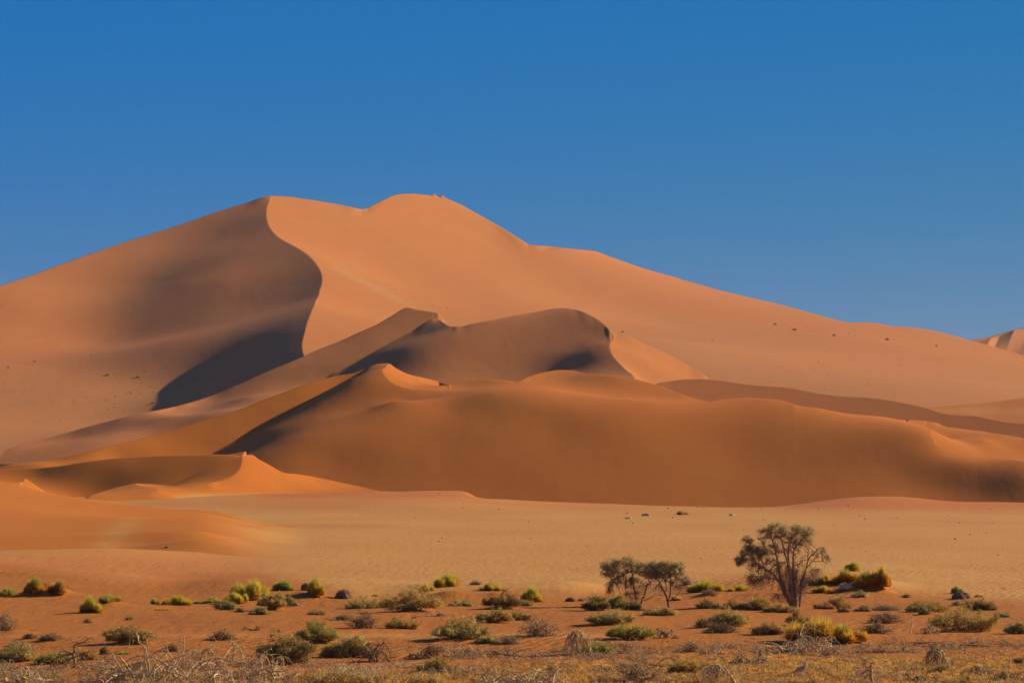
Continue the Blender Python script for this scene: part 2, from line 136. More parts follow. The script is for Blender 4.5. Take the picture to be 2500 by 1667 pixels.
VBc = curve('B1', [(800,920),(840,900),(932,848),(1000,812),(1064,778)])
def comp_B1(s, Y):
    x = s*Y
    z = FN['B1'](x, Y)
    yk, xk = by_y(VBc)
    z = cut(FN['B1'], s, Y, z, sil(curve('B1', [(0,1101),(77,1080),(153,1059),(230,1037),(344,1009),(432,991),(498,972),(574,942),(651,907),(708,884),(785,850),(831,832),(877,811),(922,791),(953,773),(997,751),(1020,756),(1049,760),(1068,764),(1080,770)])), 0.45)
    xv = np.interp(Y, yk, xk)
    z = z-0.5*np.maximum(0, x-xv-1)-1.5*np.maximum(0, x-(uu(1080)*Y))
    return z
BRc = curve('BR', [(1493,809),(1496,825),(1493,832),(1488,844),(1490,855),(1500,873),(1516,890),(1535,907),(1544,913)])
V3c = curve('B3', [(1493,832),(1470,843),(1420,868),(1355,901)])
def comp_B2(s, Y):
    x = s*Y
    yk, xk = by_y(V3c); xv = np.interp(Y, yk, xk)
    b2 = FN['B2'](x, Y)-0.5*np.maximum(0, x-xv)
    b3 = np.where(Y > V3c[0, 1], -99, FN['B3'](x, Y))
    left = np.maximum(b2, b3)
    yk, xk = by_y(BRc)
    xc = smoothcurve(np.clip(Y, yk[0], yk[-1]), yk, xk)
    z = np.where(x > xc, FN['BR'](x, Y), left)
    sk = np.vstack([[[uu(560)*1230, 1230, -5]], [[uu(700)*1265, 1265, 20]], VBc, curve('B2', [(1081,785),(1091,792),(1106,797),(1121,797),(1152,791),(1202,781),(1259,770),(1317,760),(1347,754),(1374,752),(1412,757),(1451,774),(1477,792)]),
        curve('BR', [(1493,809),(1527,817),(1565,836),(1623,861),(1680,892),(1730,925)]), [[uu(1830)*1340, 1340, 25]]])
    f = lambda X, YY: np.where(X/YY > uu(1493), FN['BR'](X, YY), FN['B2'](X, YY))
    z = cut(f, s, Y, z, sil(sk), 0.5)
    return z-0.5*np.maximum(0, x-uu(1735)*Y)-3.0*np.maximum(0, uu(795)*Y-x)
VCc = curve('CL', [(520,1107),(600,1065),(700,1012),(800,955),(850,926),(890,905)])
CSc = curve('CS', [(2205,1025),(2231,1028),(2258,1036),(2268,1047),(2270,1064),(2281,1082),(2300,1096),(2319,1101),(2342,1104),(2404,1109),(2500,1126)])
def comp_CL(s, Y):
    x = s*Y
    yk, xk = by_y(VCc)
    z = cut(FN['CL'], s, Y, FN['CL'](x, Y), sil(curve('CL', [(0,1132),(80,1128),(184,1110),(291,1083),(383,1060),(471,1034),(574,1003),(670,966),(760,934),(800,922),(823,917),(857,912),(896,899),(948,887)])), 0.4)
    xv = np.interp(Y, yk, xk)
    return z-0.6*np.maximum(0, x-xv-0.5)-1.5*np.maximum(0, x-(uu(948)*Y))
def face_C(x, Y):
    s = x/Y
    cf = FN['CF'](x, Y)
    fb = curve('CF', [(936,911),(943,922),(961,936),(984,945),(1007,950),(1030,951),(1049,951),(1075,945),(1104,940)])
    yf = np.interp(s, fb[:, 0]/fb[:, 1], fb[:, 1])
    m = (s > uu(930)) & (s < uu(1104)) & (Y > yf-1)
    cb = np.full_like(cf, 1e3); cb[m] = FN['CB'](x[m], Y[m])
    z = np.where(m & (s > uu(949)) & (s < uu(1084)) & (Y > yf), cb, np.minimum(cf, cb))
    o = np.argsort(CSc[:, 1]); yk = CSc[o, 1]; xk = CSc[o, 0]
    xc = np.where(Y < yk[0], 1e5, np.interp(Y, yk, xk))
    xc = np.where(Y > yk[-1], xk[-1]-(Y-yk[-1])*0.5, xc)
    k2, y2, _ = sil(CSc[5:])
    m = np.where(s > k2[0], Y > np.interp(s, k2, y2), (x > xc) & (s > uu(2190)))
    if m.any():
        cs_ = FN['CS'](x[m], Y[m]); w = sstep(uu(2190), uu(2225), s[m])
        z[m] = z[m]*(1-w)+cs_*w
    return z
def comp_CF(s, Y):
    x = s*Y
    z = face_C(x, Y)
    sk = np.vstack([[[uu(300)*1060, 1060, -8]], VCc, curve('CL', [(896,899)]), curve('CF', [(948,887)]), curve('CB', [(964,897),(991,911),(1030,921),(1068,930)]),
        curve('CF', [(1104,940),(1129,934),(1167,927),(1198,925),(1229,927),(1259,931),(1297,917),(1336,907),(1366,903),(1397,904),(1428,912),(1470,915),(1531,922),(1600,938),(1657,960),(1715,977),(1730,981),(1761,975),(1791,972),(1830,971),(1868,973),(1902,976),(1944,989),(2002,997),(2059,1008),(2117,1014),(2155,1017)]),
        curve('CS', [(2205,1025),(2243,1026),(2266,1028),(2289,1033),(2308,1042),(2346,1046),(2423,1057),(2500,1069)])])
    f = face_C
    z = cut(f, s, Y, z, sil(sk), 0.45)
    return z-0.5*np.maximum(0, uu(510)*Y-x)
def comp_D(s, Y):
    x = s*Y
    ck = curve('DL', [(608,1109),(591,1114),(590,1133),(583,1148),(566,1162),(536,1173)])
    yk, xk = by_y(ck)
    xc = np.interp(Y, yk, xk)
    dl = cut(FN['DL'], s, Y, FN['DL'](x, Y), sil(curve('DL', [(608,1109),(616,1110),(631,1120),(658,1135),(689,1152),(727,1157),(784,1167),(842,1180),(900,1192),(926,1199)])), 0.4)
    dr = cut(FN['DR'], s, Y, FN['DR'](x, Y), sil(curve('DR', [(0,1144),(76,1143),(134,1138),(230,1124),(325,1115),(421,1111),(520,1109),(570,1111),(591,1114)])), 0.4)
    vd = curve('DR', [(413,1186),(470,1160),(530,1137),(591,1114)]); yv, xv = by_y(vd)
    dr = dr-0.5*np.maximum(0, x-np.interp(Y, yv, xv))
    df = np.where((Y > 856) & (Y < 900) & (s > uu(380)), FN['DF'](x, Y), -99)
    d2 = cut(FN['D2'], s, Y, FN['D2'](x, Y), sil(curve('D2', [(199,1216),(249,1200),(287,1189),(325,1180)])), 0.4)
    d2 = np.where((Y > 880) | (s < uu(150)), -99, d2)
    cc = curve('DL', [(536,1173),(497,1181),(459,1185),(432,1187),(413,1185),(383,1182),(344,1180),(325,1180)])
    cs, cy, _ = sil(cc)
    mid = (s > uu(325)) & (s < uu(536))
    zc = smoothcurve(np.clip(s, cs[0], cs[-1]), cs, _)
    yc = smoothcurve(np.clip(s, cs[0], cs[-1]), cs, cy)
    c2 = np.vstack([curve('DL', [(325,1180)]), curve('D2', [(348,1187),(363,1206),(383,1221),(421,1236)])]); y2, x2 = by_y(c2)
    low = Y < y2[-1]
    side = x > np.interp(Y, y2, x2)
    right = np.where(mid, (Y <= yc) & (~low | side), np.where(s <= uu(325), False, (x > xc) | (Y < yk[0])))
    right = np.where((s > uu(325)) & (s < uu(421)) & low, side, right)
    near_tip = (s > uu(325)) & (s < uu(400)) & low
    dlm = FN['DL'](x, Y)+np.where(mid, (zc-FN['DL'](s*yc, yc))*np.exp(-((Y-yc)/8)**2), 0)
    dl = np.where(mid, dlm, dl)
    d2 = np.where((s > uu(325)) & ~(low & ~side), -99, d2)
    dback = np.where(mid & (Y > yc), np.where(Y < yc+1.0, H+(zc-H)/yc*Y, zc-0.4*(Y-yc-1)), -99)
    z = np.where(right, dl, np.maximum(np.maximum(np.maximum(dr, df), d2), dback))
    if near_tip.any(): z[near_tip] = np.minimum(FN['D2'](x[near_tip], Y[near_tip]), dlm[near_tip])
    return z-0.5*np.maximum(0, x-uu(935)*Y)
def comp_R1(s, Y):
    x = s*Y
    z = cut(FN['R1'], s, Y, FN['R1'](x, Y), sil(np.vstack([[[uu(1480)*1180, 1180, 25]], curve('R1', [(1600,938),(1638,930),(1676,926),(1707,925),(1753,928),(1810,936),(1868,942),(1925,946),(1964,953),(2002,960),(2059,967),(2117,970),(2155,974),(2212,984),(2258,994),(2308,1009),(2346,1013),(2385,1015),(2423,1023),(2461,1030),(2500,1033)])])), 0.4)
    return z-0.3*np.maximum(0, uu(1600)*Y-x)
def comp_R2(s, Y):
    k = sil(np.array([P(*q) for q in [(2200,999,1240),(2230,997,1242),(2258,995,1245),(2346,988,1255),(2423,981,1265),(2500,971,1275),(2600,957,1290)]]))
    f = lambda X, YY: (lambda Ys, Zs: Zs-0.27*(Ys-YY)-0.0012*(Ys-YY)**2*np.sign(Ys-YY)*-0.35)(smoothcurve(np.clip(X/YY, k[0][0], k[0][-1]), k[0], k[1]), smoothcurve(np.clip(X/YY, k[0][0], k[0][-1]), k[0], k[2]))
    return cut(f, s, Y, f(s*Y, Y), k, 0.3)-0.3*np.maximum(0, uu(2225)*Y-s*Y)
# far dune at the right edge of the view
def comp_far(s, Y):
    x = s*Y
    k = sil(np.array([P(*q) for q in [(2200,870,3900),(2369,830,3900),(2423,820,3950),(2461,809,4000),(2500,800,4020),(2600,785,4050)]]))
    def f(X, YY):
        S_ = np.clip(X/YY, k[0][0], k[0][-1]); Ys = smoothcurve(S_, *k[:2]); Zs = smoothcurve(S_, k[0], k[2]); d = Ys-YY
        u = U0+F*X/YY+d*0.16                      # the folds run down towards the left
        h = np.interp(u, [2369, 2388, 2428, 2446, 2486, 2520, 2600], [0, 0, 7, 3, 10, 4, 4])
        return Zs-0.22*d+h*(sstep(5, 60, d)*(1-sstep(90, 260, d)))
    return cut(f, s, Y, f(x, Y), k, 0.4)-0.2*np.maximum(0, uu(2250)*Y-x)
# near-left dune
near_f = rbf([P(*q) for q in [(0,1174,520),(23,1177,520),(38,1178,521),(54,1175,527),(59,1167,532),(65,1170,532),(88,1185,528),(115,1202,525),(130,1208,523),(153,1210,522),(199,1216,520),(268,1223,515),(344,1233,510),(421,1243,500),(560,1268,440),(650,1290,400),(720,1300,380),
    (0,1366,335),(150,1362,335),(300,1352,340),(0,1240,440),(0,1300,380),(150,1280,410),(100,1240,460),(220,1260,445),(200,1330,356),(250,1335,352),(300,1343,349),(350,1326,359),(400,1311,363),(440,1301,366),(490,1297,370),(560,1306,374),(640,1322,372),(300,1260,470),(420,1275,410),(500,1275,410),(480,1318,350),(560,1325,348),(350,1352,338),(640,1330,350),(500,1345,330),(280,1300,385),(330,1290,392),(360,1300,380)]], 60.)
def comp_near(s, Y):
    x = s*Y
    sk = np.array([P(*q) for q in [(0,1174,520),(23,1177,520),(38,1178,521),(54,1175,527),(59,1167,532),(65,1170,532),(88,1185,528),(115,1202,525),(130,1208,523),(153,1210,522),(199,1216,520),(268,1223,515),(344,1233,510),(421,1243,500)]])
    z = cut(near_f, s, Y, near_f(x, Y), sil(sk), 0.25)
    z = z*1.0
    z = np.where(Y < 335, z-0.03*(335-Y), z)
    w = 1-sstep(uu(470), uu(755), s)
    g = ground_z(s, Y, False)
    return g*(1-w)+z*w-0.001*(1-w)
EU = [-200,0,500,900,926,972,1030,1087,1118,1141,1164,1240,1336,1412,1527,1604,1700,1753,1830,1887,1944,2002,2059,2117,2174,2231,2289,2346,2423,2500,2700]
EV = [1215,1215,1205,1200,1199,1200,1198,1197.5,1198,1202,1213,1219,1224,1227,1231,1234,1236,1237.5,1238,1237,1231,1223,1216,1212,1211.5,1214.6,1220.7,1224.5,1225,1226.5,1228]
_us = np.arange(-300, 2801, 20.0); _vs = np.interp(_us, EU, EV); _k = np.exp(-(np.arange(-15, 16)/6.0)**2); _k /= _k.sum()
EUS = _us[15:-15]; EVS = np.convolve(_vs, _k, 'valid')
def gnoise(x, y, L, seed, oct=3):
    r = np.random.RandomState(seed); out = 0; amp = 1.0
    for o in range(oct):
        for k in range(5):
            th = r.rand()*6.283; ph = r.rand()*6.283; l = L*(0.7+0.6*r.rand())
            out = out+amp*np.sin((x*math.cos(th)+y*math.sin(th))*6.283/l+ph)
        L *= 0.5; amp *= 0.5
    return out/8.0
MOUNDS = []      # x, y, height, radius x, radius y : filled from the plant table before the terrain is built
def ground_z(s, Y, mounds=True):
    x = s*Y
    ve = smoothcurve(np.clip(s, uu(-200), uu(2700)), np.array([uu(u) for u in EU]), np.array(EV, float))
    ze = H-(ve-V0)/F*890
    vs = np.interp(s, [uu(u) for u in EUS], EVS)
    t = sstep(560, 890, Y)
    z = (H-(vs-V0)/F*890)*t*t+(vs-ve)/F*890*sstep(835, 888, Y)
    z = np.where(Y > 890, ze-0.12*(Y-890)*sstep(890, 900, Y), z)
    z = np.maximum(z, np.where(Y > 890, -3+0.02*np.maximum(0, Y-950), -9))
    far = np.minimum(0.03*np.maximum(Y-1000, 0), 20)-3
    z = np.where(Y > 950, np.maximum(z, far), z)
    # low foreground rises
    def ridge(yc, h, w0, w1, su0=-9999, su1=9999, fade=200):
        d = Y-yc
        g = np.where(d < 0, np.exp(-(d/w0)**2), np.exp(-(d/w1)**2))
        m = sstep(uu(su0), uu(su0+fade), s)*(1-sstep(uu(su1-fade), uu(su1), s))
        return h*g*m
    yg = 300+np.interp(s, [uu(0), uu(400), uu(800)], [10, 25, 40])
    z = z+ridge(yg, 1.05, 40, 9, -9999, 640, 420)
    z = z+ridge(248, 0.55, 24, 10, -9999, 520, 240)+ridge(238, 0.5, 20, 9, 380, 1100, 200)+ridge(226, 0.7, 16, 9, 900, 1560, 200)
    z = z+ridge(226, 0.9, 16, 9, 1540, 2260, 220)+ridge(232, 0.45, 20, 9, 1950, 2700, 200)
    z = z+ridge(178, 0.25, 9, 8, 250, 1700, 300)+ridge(158, 0.3, 8, 7)
    nf = 1-sstep(240, 330, Y)
    z = z+nf*(0.22*gnoise(x, Y*0.6, 22, 3)+0.05*gnoise(x, Y, 4.5, 5))
    z = z+0.25*sstep(250, 420, Y)*(1-sstep(700, 860, Y))*gnoise(x, Y*0.5, 75, 9, 2)
    if mounds:
        for mx, my, mh, rx, ry in MOUNDS:
            m = (abs(x-mx) < 3*rx) & (abs(Y-my) < 3*ry)
            if m.any(): z[m] += mh*np.exp(-((x[m]-mx)/rx)**2-((Y[m]-my)/ry)**2)
    return z
COMPS = [('ground', ground_z, (-1, 1, 0, 1e9)),
    ('near', comp_near, (-1, uu(760), 300, 640)),
    ('D', comp_D, (-1, uu(1000), 780, 960)),
    ('CL', comp_CL, (-1, uu(1000), 1000, 1290)),
    ('CF', comp_CF, (uu(250), 1, 935, 1340)),
    ('R1', comp_R1, (uu(1350), 1, 1092, 1400)),
    ('R2', comp_R2, (uu(2150), 1, 1140, 1500)),
    ('B1', comp_B1, (-1, uu(1130), 1180, 1660)),
    ('B2', comp_B2, (uu(560), uu(1860), 1230, 1660)),
    ('A', comp_A, (-1, 1, 1300, 3400)),
    ('far', comp_far, (uu(2200), 1, 2800, 4600))]
def height(s, Y):
    """terrain height and the index of the surface on top, s = x / Y"""
    s = np.atleast_1d(np.asarray(s, float)); Y = np.atleast_1d(np.asarray(Y, float))
    z = np.full(s.shape, -50.0); own = np.zeros(s.shape, int)
    sc_ = seff(s)
    for i, (nm, fn, (a, b, y0, y1)) in enumerate(COMPS):
        m = (s >= a) & (s <= b) & (Y >= y0) & (Y <= y1)
        if not m.any(): continue
        zz = fn(s[m] if nm == 'ground' else sc_[m], Y[m])
        up = zz > z[m]
        idx = np.flatnonzero(m.ravel())[up.ravel()]
        z.ravel()[idx] = zz.ravel()[up.ravel()]; own.ravel()[idx] = i
    return z, own
# ---------------------------------------------------------------- sand material and terrain meshes
def mat(name):
    m = bpy.data.materials.new(name); m.use_nodes = True
    n = m.node_tree; n.nodes.clear()
    o = n.nodes.new('ShaderNodeOutputMaterial'); b = n.nodes.new('ShaderNodeBsdfPrincipled')
    n.links.new(b.outputs[0], o.inputs['Surface'])
    b.inputs['Roughness'].default_value = 0.95; b.inputs['Specular IOR Level'].default_value = 0.1
    return m, n, b
def sand_mat(name, scales, strength, ripple=None, var=0.10):
    m, n, b = mat(name)
    at = n.nodes.new('ShaderNodeAttribute'); at.attribute_name = 'tint'
    geo = n.nodes.new('ShaderNodeTexCoord')
    def mapping(sc, rot=0):
        mp = n.nodes.new('ShaderNodeMapping'); mp.inputs['Scale'].default_value = sc; mp.inputs['Rotation'].default_value = (0, 0, rot)
        n.links.new(geo.outputs['Object'], mp.inputs['Vector']); return mp.outputs[0]
    def noise(vec, scale, detail=4, dist=0, rough=0.55):
        t = n.nodes.new('ShaderNodeTexNoise'); t.inputs['Scale'].default_value = scale
        t.inputs['Detail'].default_value = detail; t.inputs['Distortion'].default_value = dist; t.inputs['Roughness'].default_value = rough
        n.links.new(vec, t.inputs['Vector']); return t.outputs['Fac']
    def math_(op, a, c):
        t = n.nodes.new('ShaderNodeMath'); t.operation = op
        for i, q in enumerate((a, c)):
            if isinstance(q, (int, float)): t.inputs[i].default_value = q
            else: n.links.new(q, t.inputs[i])
        return t.outputs[0]
    # colour: large soft patches and fine grain
    big = noise(mapping((1, 0.35, 1)), scales[0], 5)
    fine = noise(mapping((1, 0.5, 1)), scales[1], 6)
    v1 = math_('MULTIPLY', math_('SUBTRACT', big, 0.5), var)
    v2 = math_('MULTIPLY', math_('SUBTRACT', fine, 0.5), max(0.14, var))
    val = math_('ADD', math_('ADD', v1, v2), 1.0)
    hsv = n.nodes.new('ShaderNodeHueSaturation'); n.links.new(at.outputs['Color'], hsv.inputs['Color'])
    n.links.new(val, hsv.inputs['Value'])
    hue = math_('ADD', math_('MULTIPLY', math_('SUBTRACT', noise(mapping((1, 0.4, 1)), scales[0]*2.3, 4), 0.5), 0.012), 0.5)
    n.links.new(hue, hsv.inputs['Hue'])
    n.links.new(hsv.outputs[0], b.inputs['Base Color'])
    # relief
    hgt = None
    for (sc, rot, freq, amp) in strength:
        t = math_('MULTIPLY', noise(mapping(sc, rot), freq, 5, 0.6), amp)
        hgt = t if hgt is None else math_('ADD', hgt, t)
    if ripple:
        for (rot, scale, amp) in ripple:
            w = n.nodes.new('ShaderNodeTexWave'); w.wave_type = 'BANDS'; w.bands_direction = 'X'
            w.inputs['Scale'].default_value = scale; w.inputs['Distortion'].default_value = 6.0
            w.inputs['Detail'].default_value = 3; w.inputs['Detail Scale'].default_value = 0.6
            n.links.new(mapping((1, 1, 1), rot), w.inputs['Vector'])
            msk = noise(mapping((1, 0.5, 1)), 0.05, 3)
            mr = n.nodes.new('ShaderNodeMapRange'); mr.inputs['From Min'].default_value = 0.45; mr.inputs['From Max'].default_value = 0.62
            n.links.new(msk, mr.inputs['Value'])
            t = math_('MULTIPLY', math_('MULTIPLY', w.outputs['Fac'], amp), mr.outputs[0])
            hgt = math_('ADD', hgt, t)
    bp = n.nodes.new('ShaderNodeBump'); bp.inputs['Strength'].default_value = 1.0; bp.inputs['Distance'].default_value = 1.0
    n.links.new(hgt, bp.inputs['Height']); n.links.new(bp.outputs[0], b.inputs['Normal'])
    return m
M_GROUND = sand_mat('sand_plain', (0.035, 1.2), [((1, 0.16, 1), 0.3, 0.9, 0.10), ((1, 0.45, 1), 0.15, 0.5, 0.05), ((1, 0.8, 1), 0, 2.2, 0.055)], [(0.35, 0.45, 0.045)], 0.22)
M_NEAR = sand_mat('sand_low_dune', (0.02, 0.8), [((1, 0.5, 1), 0.2, 0.4, 0.02), ((1, 0.2, 1), 0.3, 1.0, 0.02)], [(0.5, 0.3, 0.008)])
M_MID = sand_mat('sand_mid_dune', (0.012, 0.25), [((1, 0.12, 1), 0.15, 0.10, 0.16), ((1, 0.5, 1), 0.3, 0.05, 0.10), ((1, 0.5, 1), 0.2, 0.8, 0.028)], None, 0.15)
M_BIG = sand_mat('sand_big_dune', (0.006, 0.1), [((1, 0.4, 1), 0.3, 0.02, 0.5), ((1, 1, 1), 0.3, 0.25, 0.06)])
DEEP = np.array([0.61, 0.172, 0.018]); DUNE = np.array([0.58, 0.180, 0.036]); BIGC = np.array([0.59, 0.200, 0.049])
PALE = np.array([0.63, 0.298, 0.066]); PALE2 = np.array([0.60, 0.226, 0.060]); RED = np.array([0.48, 0.152, 0.019])
def tint_of(s, Y, z, own):
    u = U0+F*s; v = V0-(z-H)/Y*F
    x = s*Y
    c = np.empty(s.shape+(3,)); names = [q[0] for q in COMPS]
    def mixc(base, other, t): return base+(other-base)*t[..., None]
    nz = gnoise(x, Y*0.35, 60, 21); nz2 = gnoise(x, Y*0.3, 18, 22)
    # plain: pale gravel with orange sheets, red sand under the shrubs
    pale = 0.80+0.30*nz
    pale = pale*(1-0.75*(1-sstep(450, 900, u+150*nz2))*sstep(1290, 1400, v))
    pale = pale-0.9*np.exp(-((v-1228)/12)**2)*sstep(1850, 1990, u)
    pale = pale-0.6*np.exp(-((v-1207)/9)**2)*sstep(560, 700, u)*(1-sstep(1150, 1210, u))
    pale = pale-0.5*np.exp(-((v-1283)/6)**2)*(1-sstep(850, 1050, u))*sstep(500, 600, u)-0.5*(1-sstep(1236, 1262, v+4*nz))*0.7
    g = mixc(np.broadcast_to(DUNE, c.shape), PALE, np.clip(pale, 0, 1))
    edge = np.interp(u, [0, 300, 600, 900, 1200, 1400, 1550, 1750, 1900, 2100, 2200, 2400, 2500], [1382, 1425, 1400, 1462, 1440, 1456, 1440, 1425, 1400, 1425, 1448, 1462, 1470])
    red = sstep(-24, 28, v-edge+12*nz2+8*nz)
    streak = np.exp(-((v-1552-4*nz)/9)**2)*(1-sstep(1500, 1700, u))*0.8
    red = red*(1-streak)
    g = mixc(g, RED, np.clip(red, 0, 1))
    for mx, my, mh, rx, ry in MOUNDS:
        red = np.maximum(red, 1.3*np.exp(-((x-mx)/(rx*1.5))**2-((Y-my)/(ry*1.6))**2)*(v > 1395))
    g = mixc(g, RED, np.clip(red, 0, 1))
    crust = sstep(0.25, 0.6, gnoise(x, Y*0.5, 9, 33)+0.3*gnoise(x, Y, 2, 34))*np.exp(-((v-1608)/14)**2)*0.55
    g = mixc(g, np.array([0.66, 0.44, 0.25]), crust)
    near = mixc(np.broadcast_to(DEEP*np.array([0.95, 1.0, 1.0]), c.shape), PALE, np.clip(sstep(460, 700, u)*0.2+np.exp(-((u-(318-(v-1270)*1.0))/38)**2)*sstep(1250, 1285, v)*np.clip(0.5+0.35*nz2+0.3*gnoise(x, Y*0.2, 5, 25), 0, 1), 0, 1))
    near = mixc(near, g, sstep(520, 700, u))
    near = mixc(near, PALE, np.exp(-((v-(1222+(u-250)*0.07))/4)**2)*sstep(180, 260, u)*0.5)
    A = mixc(np.broadcast_to(BIGC, c.shape), PALE2, np.clip(sstep(0, 160, v-np.interp(u, [1200, 1500, 2000, 2500], [780, 690, 800, 850])+40*nz)*sstep(1250, 1500, u)*0.85+sstep(860, 960, v+12*nz)*(1-sstep(500, 600, u))*0.7, 0, 1))
    A = mixc(A, np.array([0.60, 0.30, 0.12]), np.exp(-((v-(645+(u-800)*0.50))/9)**2)*sstep(790, 830, u)*(1-sstep(950, 1050, u))*0.35)
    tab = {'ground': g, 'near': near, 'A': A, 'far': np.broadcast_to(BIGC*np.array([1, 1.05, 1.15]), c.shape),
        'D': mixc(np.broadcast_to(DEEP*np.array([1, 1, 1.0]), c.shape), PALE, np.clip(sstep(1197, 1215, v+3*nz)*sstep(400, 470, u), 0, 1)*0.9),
        'CL': np.broadcast_to(DEEP*0.97, c.shape), 'CF': np.broadcast_to(DEEP*np.array([0.97, 0.98, 1.15]), c.shape), 'R1': np.broadcast_to(DUNE, c.shape),
        'R2': mixc(np.broadcast_to(DUNE, c.shape), PALE, np.clip(sstep(990, 1000, v+u*0.0)*(1-sstep(1008, 1014, v+(2500-u)*0.05-4)), 0, 1)*0.3),
        'B1': np.broadcast_to(BIGC*0.97, c.shape), 'B2': np.broadcast_to(BIGC*0.97, c.shape)}
    # wind-blown orange apron on the right of the middle dune
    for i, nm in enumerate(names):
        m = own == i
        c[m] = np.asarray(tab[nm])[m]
    return np.clip(c, 0, 1)
def grid_rows(q):
    r = []
    y = 92.0
    while y < 40000:
        r.append(y)
        if y < 330: d = y*0.0022
        elif y < 780: d = 1.1
        elif y < 1450: d = 0.85
        elif y < 2750: d = 2.3
        elif y < 4600: d = 12
        else: d = y*0.08
        y += d*q
    return np.array(r)
def build_terrain(q=1.0):
    Yr = grid_rows(q)
    n_in = int(1500/q)
    sc = np.concatenate([np.linspace(uu(-1100), uu(-60), int(90/q), endpoint=False), np.linspace(uu(-60), uu(2560), n_in, endpoint=False), np.linspace(uu(2560), uu(3600), int(90/q))])
    S2, Y2 = np.meshgrid(sc, Yr)
    z, own = height(S2, Y2)
    tint = tint_of(S2, Y2, z, own)
    nr, nc = S2.shape
    co = np.stack([S2*Y2, Y2, z], -1).reshape(-1, 3)
    tint = tint.reshape(-1, 3)
    groups = [('ground', ['ground'], M_GROUND), ('low_dune', ['near'], M_NEAR), ('low_dune', ['D'], M_NEAR), ('foreground_dune', ['CL', 'CF'], M_MID), ('middle_dune', ['B1', 'B2'], M_MID), ('side_dune', ['R1', 'R2'], M_MID), ('great_dune', ['A'], M_BIG), ('far_dune', ['far'], M_BIG)]
    names = [c_[0] for c_ in COMPS]
    fo = own[:-1, :-1]
    idx = np.arange(nr*nc).reshape(nr, nc)
    quad = np.stack([idx[:-1, :-1], idx[:-1, 1:], idx[1:, 1:], idx[1:, :-1]], -1)
    for nm, comps, m in groups:
        ids = [names.index(k) for k in comps]
        f = quad[np.isin(fo, ids)]
        if not len(f): continue
        used = np.unique(f); remap = np.full(nr*nc, -1, np.int64); remap[used] = np.arange(len(used))
        f = remap[f]
        me = bpy.data.meshes.new(nm)
        me.vertices.add(len(used)); me.vertices.foreach_set('co', co[used].astype(np.float32).ravel())
        me.loops.add(f.size); me.loops.foreach_set('vertex_index', f.astype(np.int32).ravel())
        me.polygons.add(len(f)); me.polygons.foreach_set('loop_start', np.arange(0, f.size, 4, dtype=np.int32))
        me.update(calc_edges=True)
        me.polygons.foreach_set('use_smooth', np.ones(len(f), bool))
        a = me.attributes.new('tint', 'FLOAT_COLOR', 'POINT')
        a.data.foreach_set('color', np.c_[tint[used], np.ones(len(used))].astype(np.float32).ravel())
        me.materials.append(m)
        o = bpy.data.objects.new(nm, me); SC.collection.objects.link(o); o['kind'] = 'structure'
    return
def hz(x, y):
    return float(height(np.array([x/y]), np.array([float(y)]))[0][0])
Q = 1.0
OBJ = True
# ---------------------------------------------------------------- things: helpers
def hit(u, v, y0=100.0, y1=880.0):
    Y = np.geomspace(y0, y1, 2600); s = np.full_like(Y, uu(u))
    z, _ = height(s, Y)
    vv = V0-(z-H)/Y*F
    i = int(np.argmax(vv <= v)) if (vv <= v).any() else len(Y)-1
    if i > 0:
        t = (vv[i-1]-v)/max(vv[i-1]-vv[i], 1e-6); y = Y[i-1]+(Y[i]-Y[i-1])*min(max(t, 0), 1)
    else: y = Y[0]
    x = uu(u)*y
    return x, y, hz(x, y)
def plant_mat(name, rough=0.8, trans=0.3, noise_scale=3.0):
    m = bpy.data.materials.new(name); m.use_nodes = True
    n = m.node_tree; n.nodes.clear(); L = n.links
    o = n.nodes.new('ShaderNodeOutputMaterial'); b = n.nodes.new('ShaderNodeBsdfPrincipled')
    b.inputs['Roughness'].default_value = rough; b.inputs['Specular IOR Level'].default_value = 0.15
    at = n.nodes.new('ShaderNodeAttribute'); at.attribute_name = 'tint'
    tc = n.nodes.new('ShaderNodeTexCoord'); nz = n.nodes.new('ShaderNodeTexNoise')
    nz.inputs['Scale'].default_value = noise_scale; nz.inputs['Detail'].default_value = 3
    L.new(tc.outputs['Object'], nz.inputs['Vector'])
    mr = n.nodes.new('ShaderNodeMapRange'); mr.inputs['To Min'].default_value = 0.7; mr.inputs['To Max'].default_value = 1.3
    L.new(nz.outputs['Fac'], mr.inputs['Value'])
    hs = n.nodes.new('ShaderNodeHueSaturation'); L.new(at.outputs['Color'], hs.inputs['Color']); L.new(mr.outputs[0], hs.inputs['Value'])
    L.new(hs.outputs[0], b.inputs['Base Color'])
    if trans > 0:
        t = n.nodes.new('ShaderNodeBsdfTranslucent'); L.new(hs.outputs[0], t.inputs['Color'])
        mx = n.nodes.new('ShaderNodeMixShader'); mx.inputs[0].default_value = trans
        L.new(b.outputs[0], mx.inputs[1]); L.new(t.outputs[0], mx.inputs[2]); L.new(mx.outputs[0], o.inputs['Surface'])
    else: L.new(b.outputs[0], o.inputs['Surface'])
    return m
M_LEAF = plant_mat('shrub_leaf', 0.8, 0.30); M_BLADE = plant_mat('grass_blade', 0.7, 0.55, 2.0)
M_WOOD = plant_mat('weathered_wood', 0.9, 0.0, 6.0); M_BARK = plant_mat('bark', 0.95, 0.0, 5.0); M_PETAL = plant_mat('flower', 0.8, 0.3)
M_STONE = plant_mat('stone', 0.95, 0.0, 4.0)
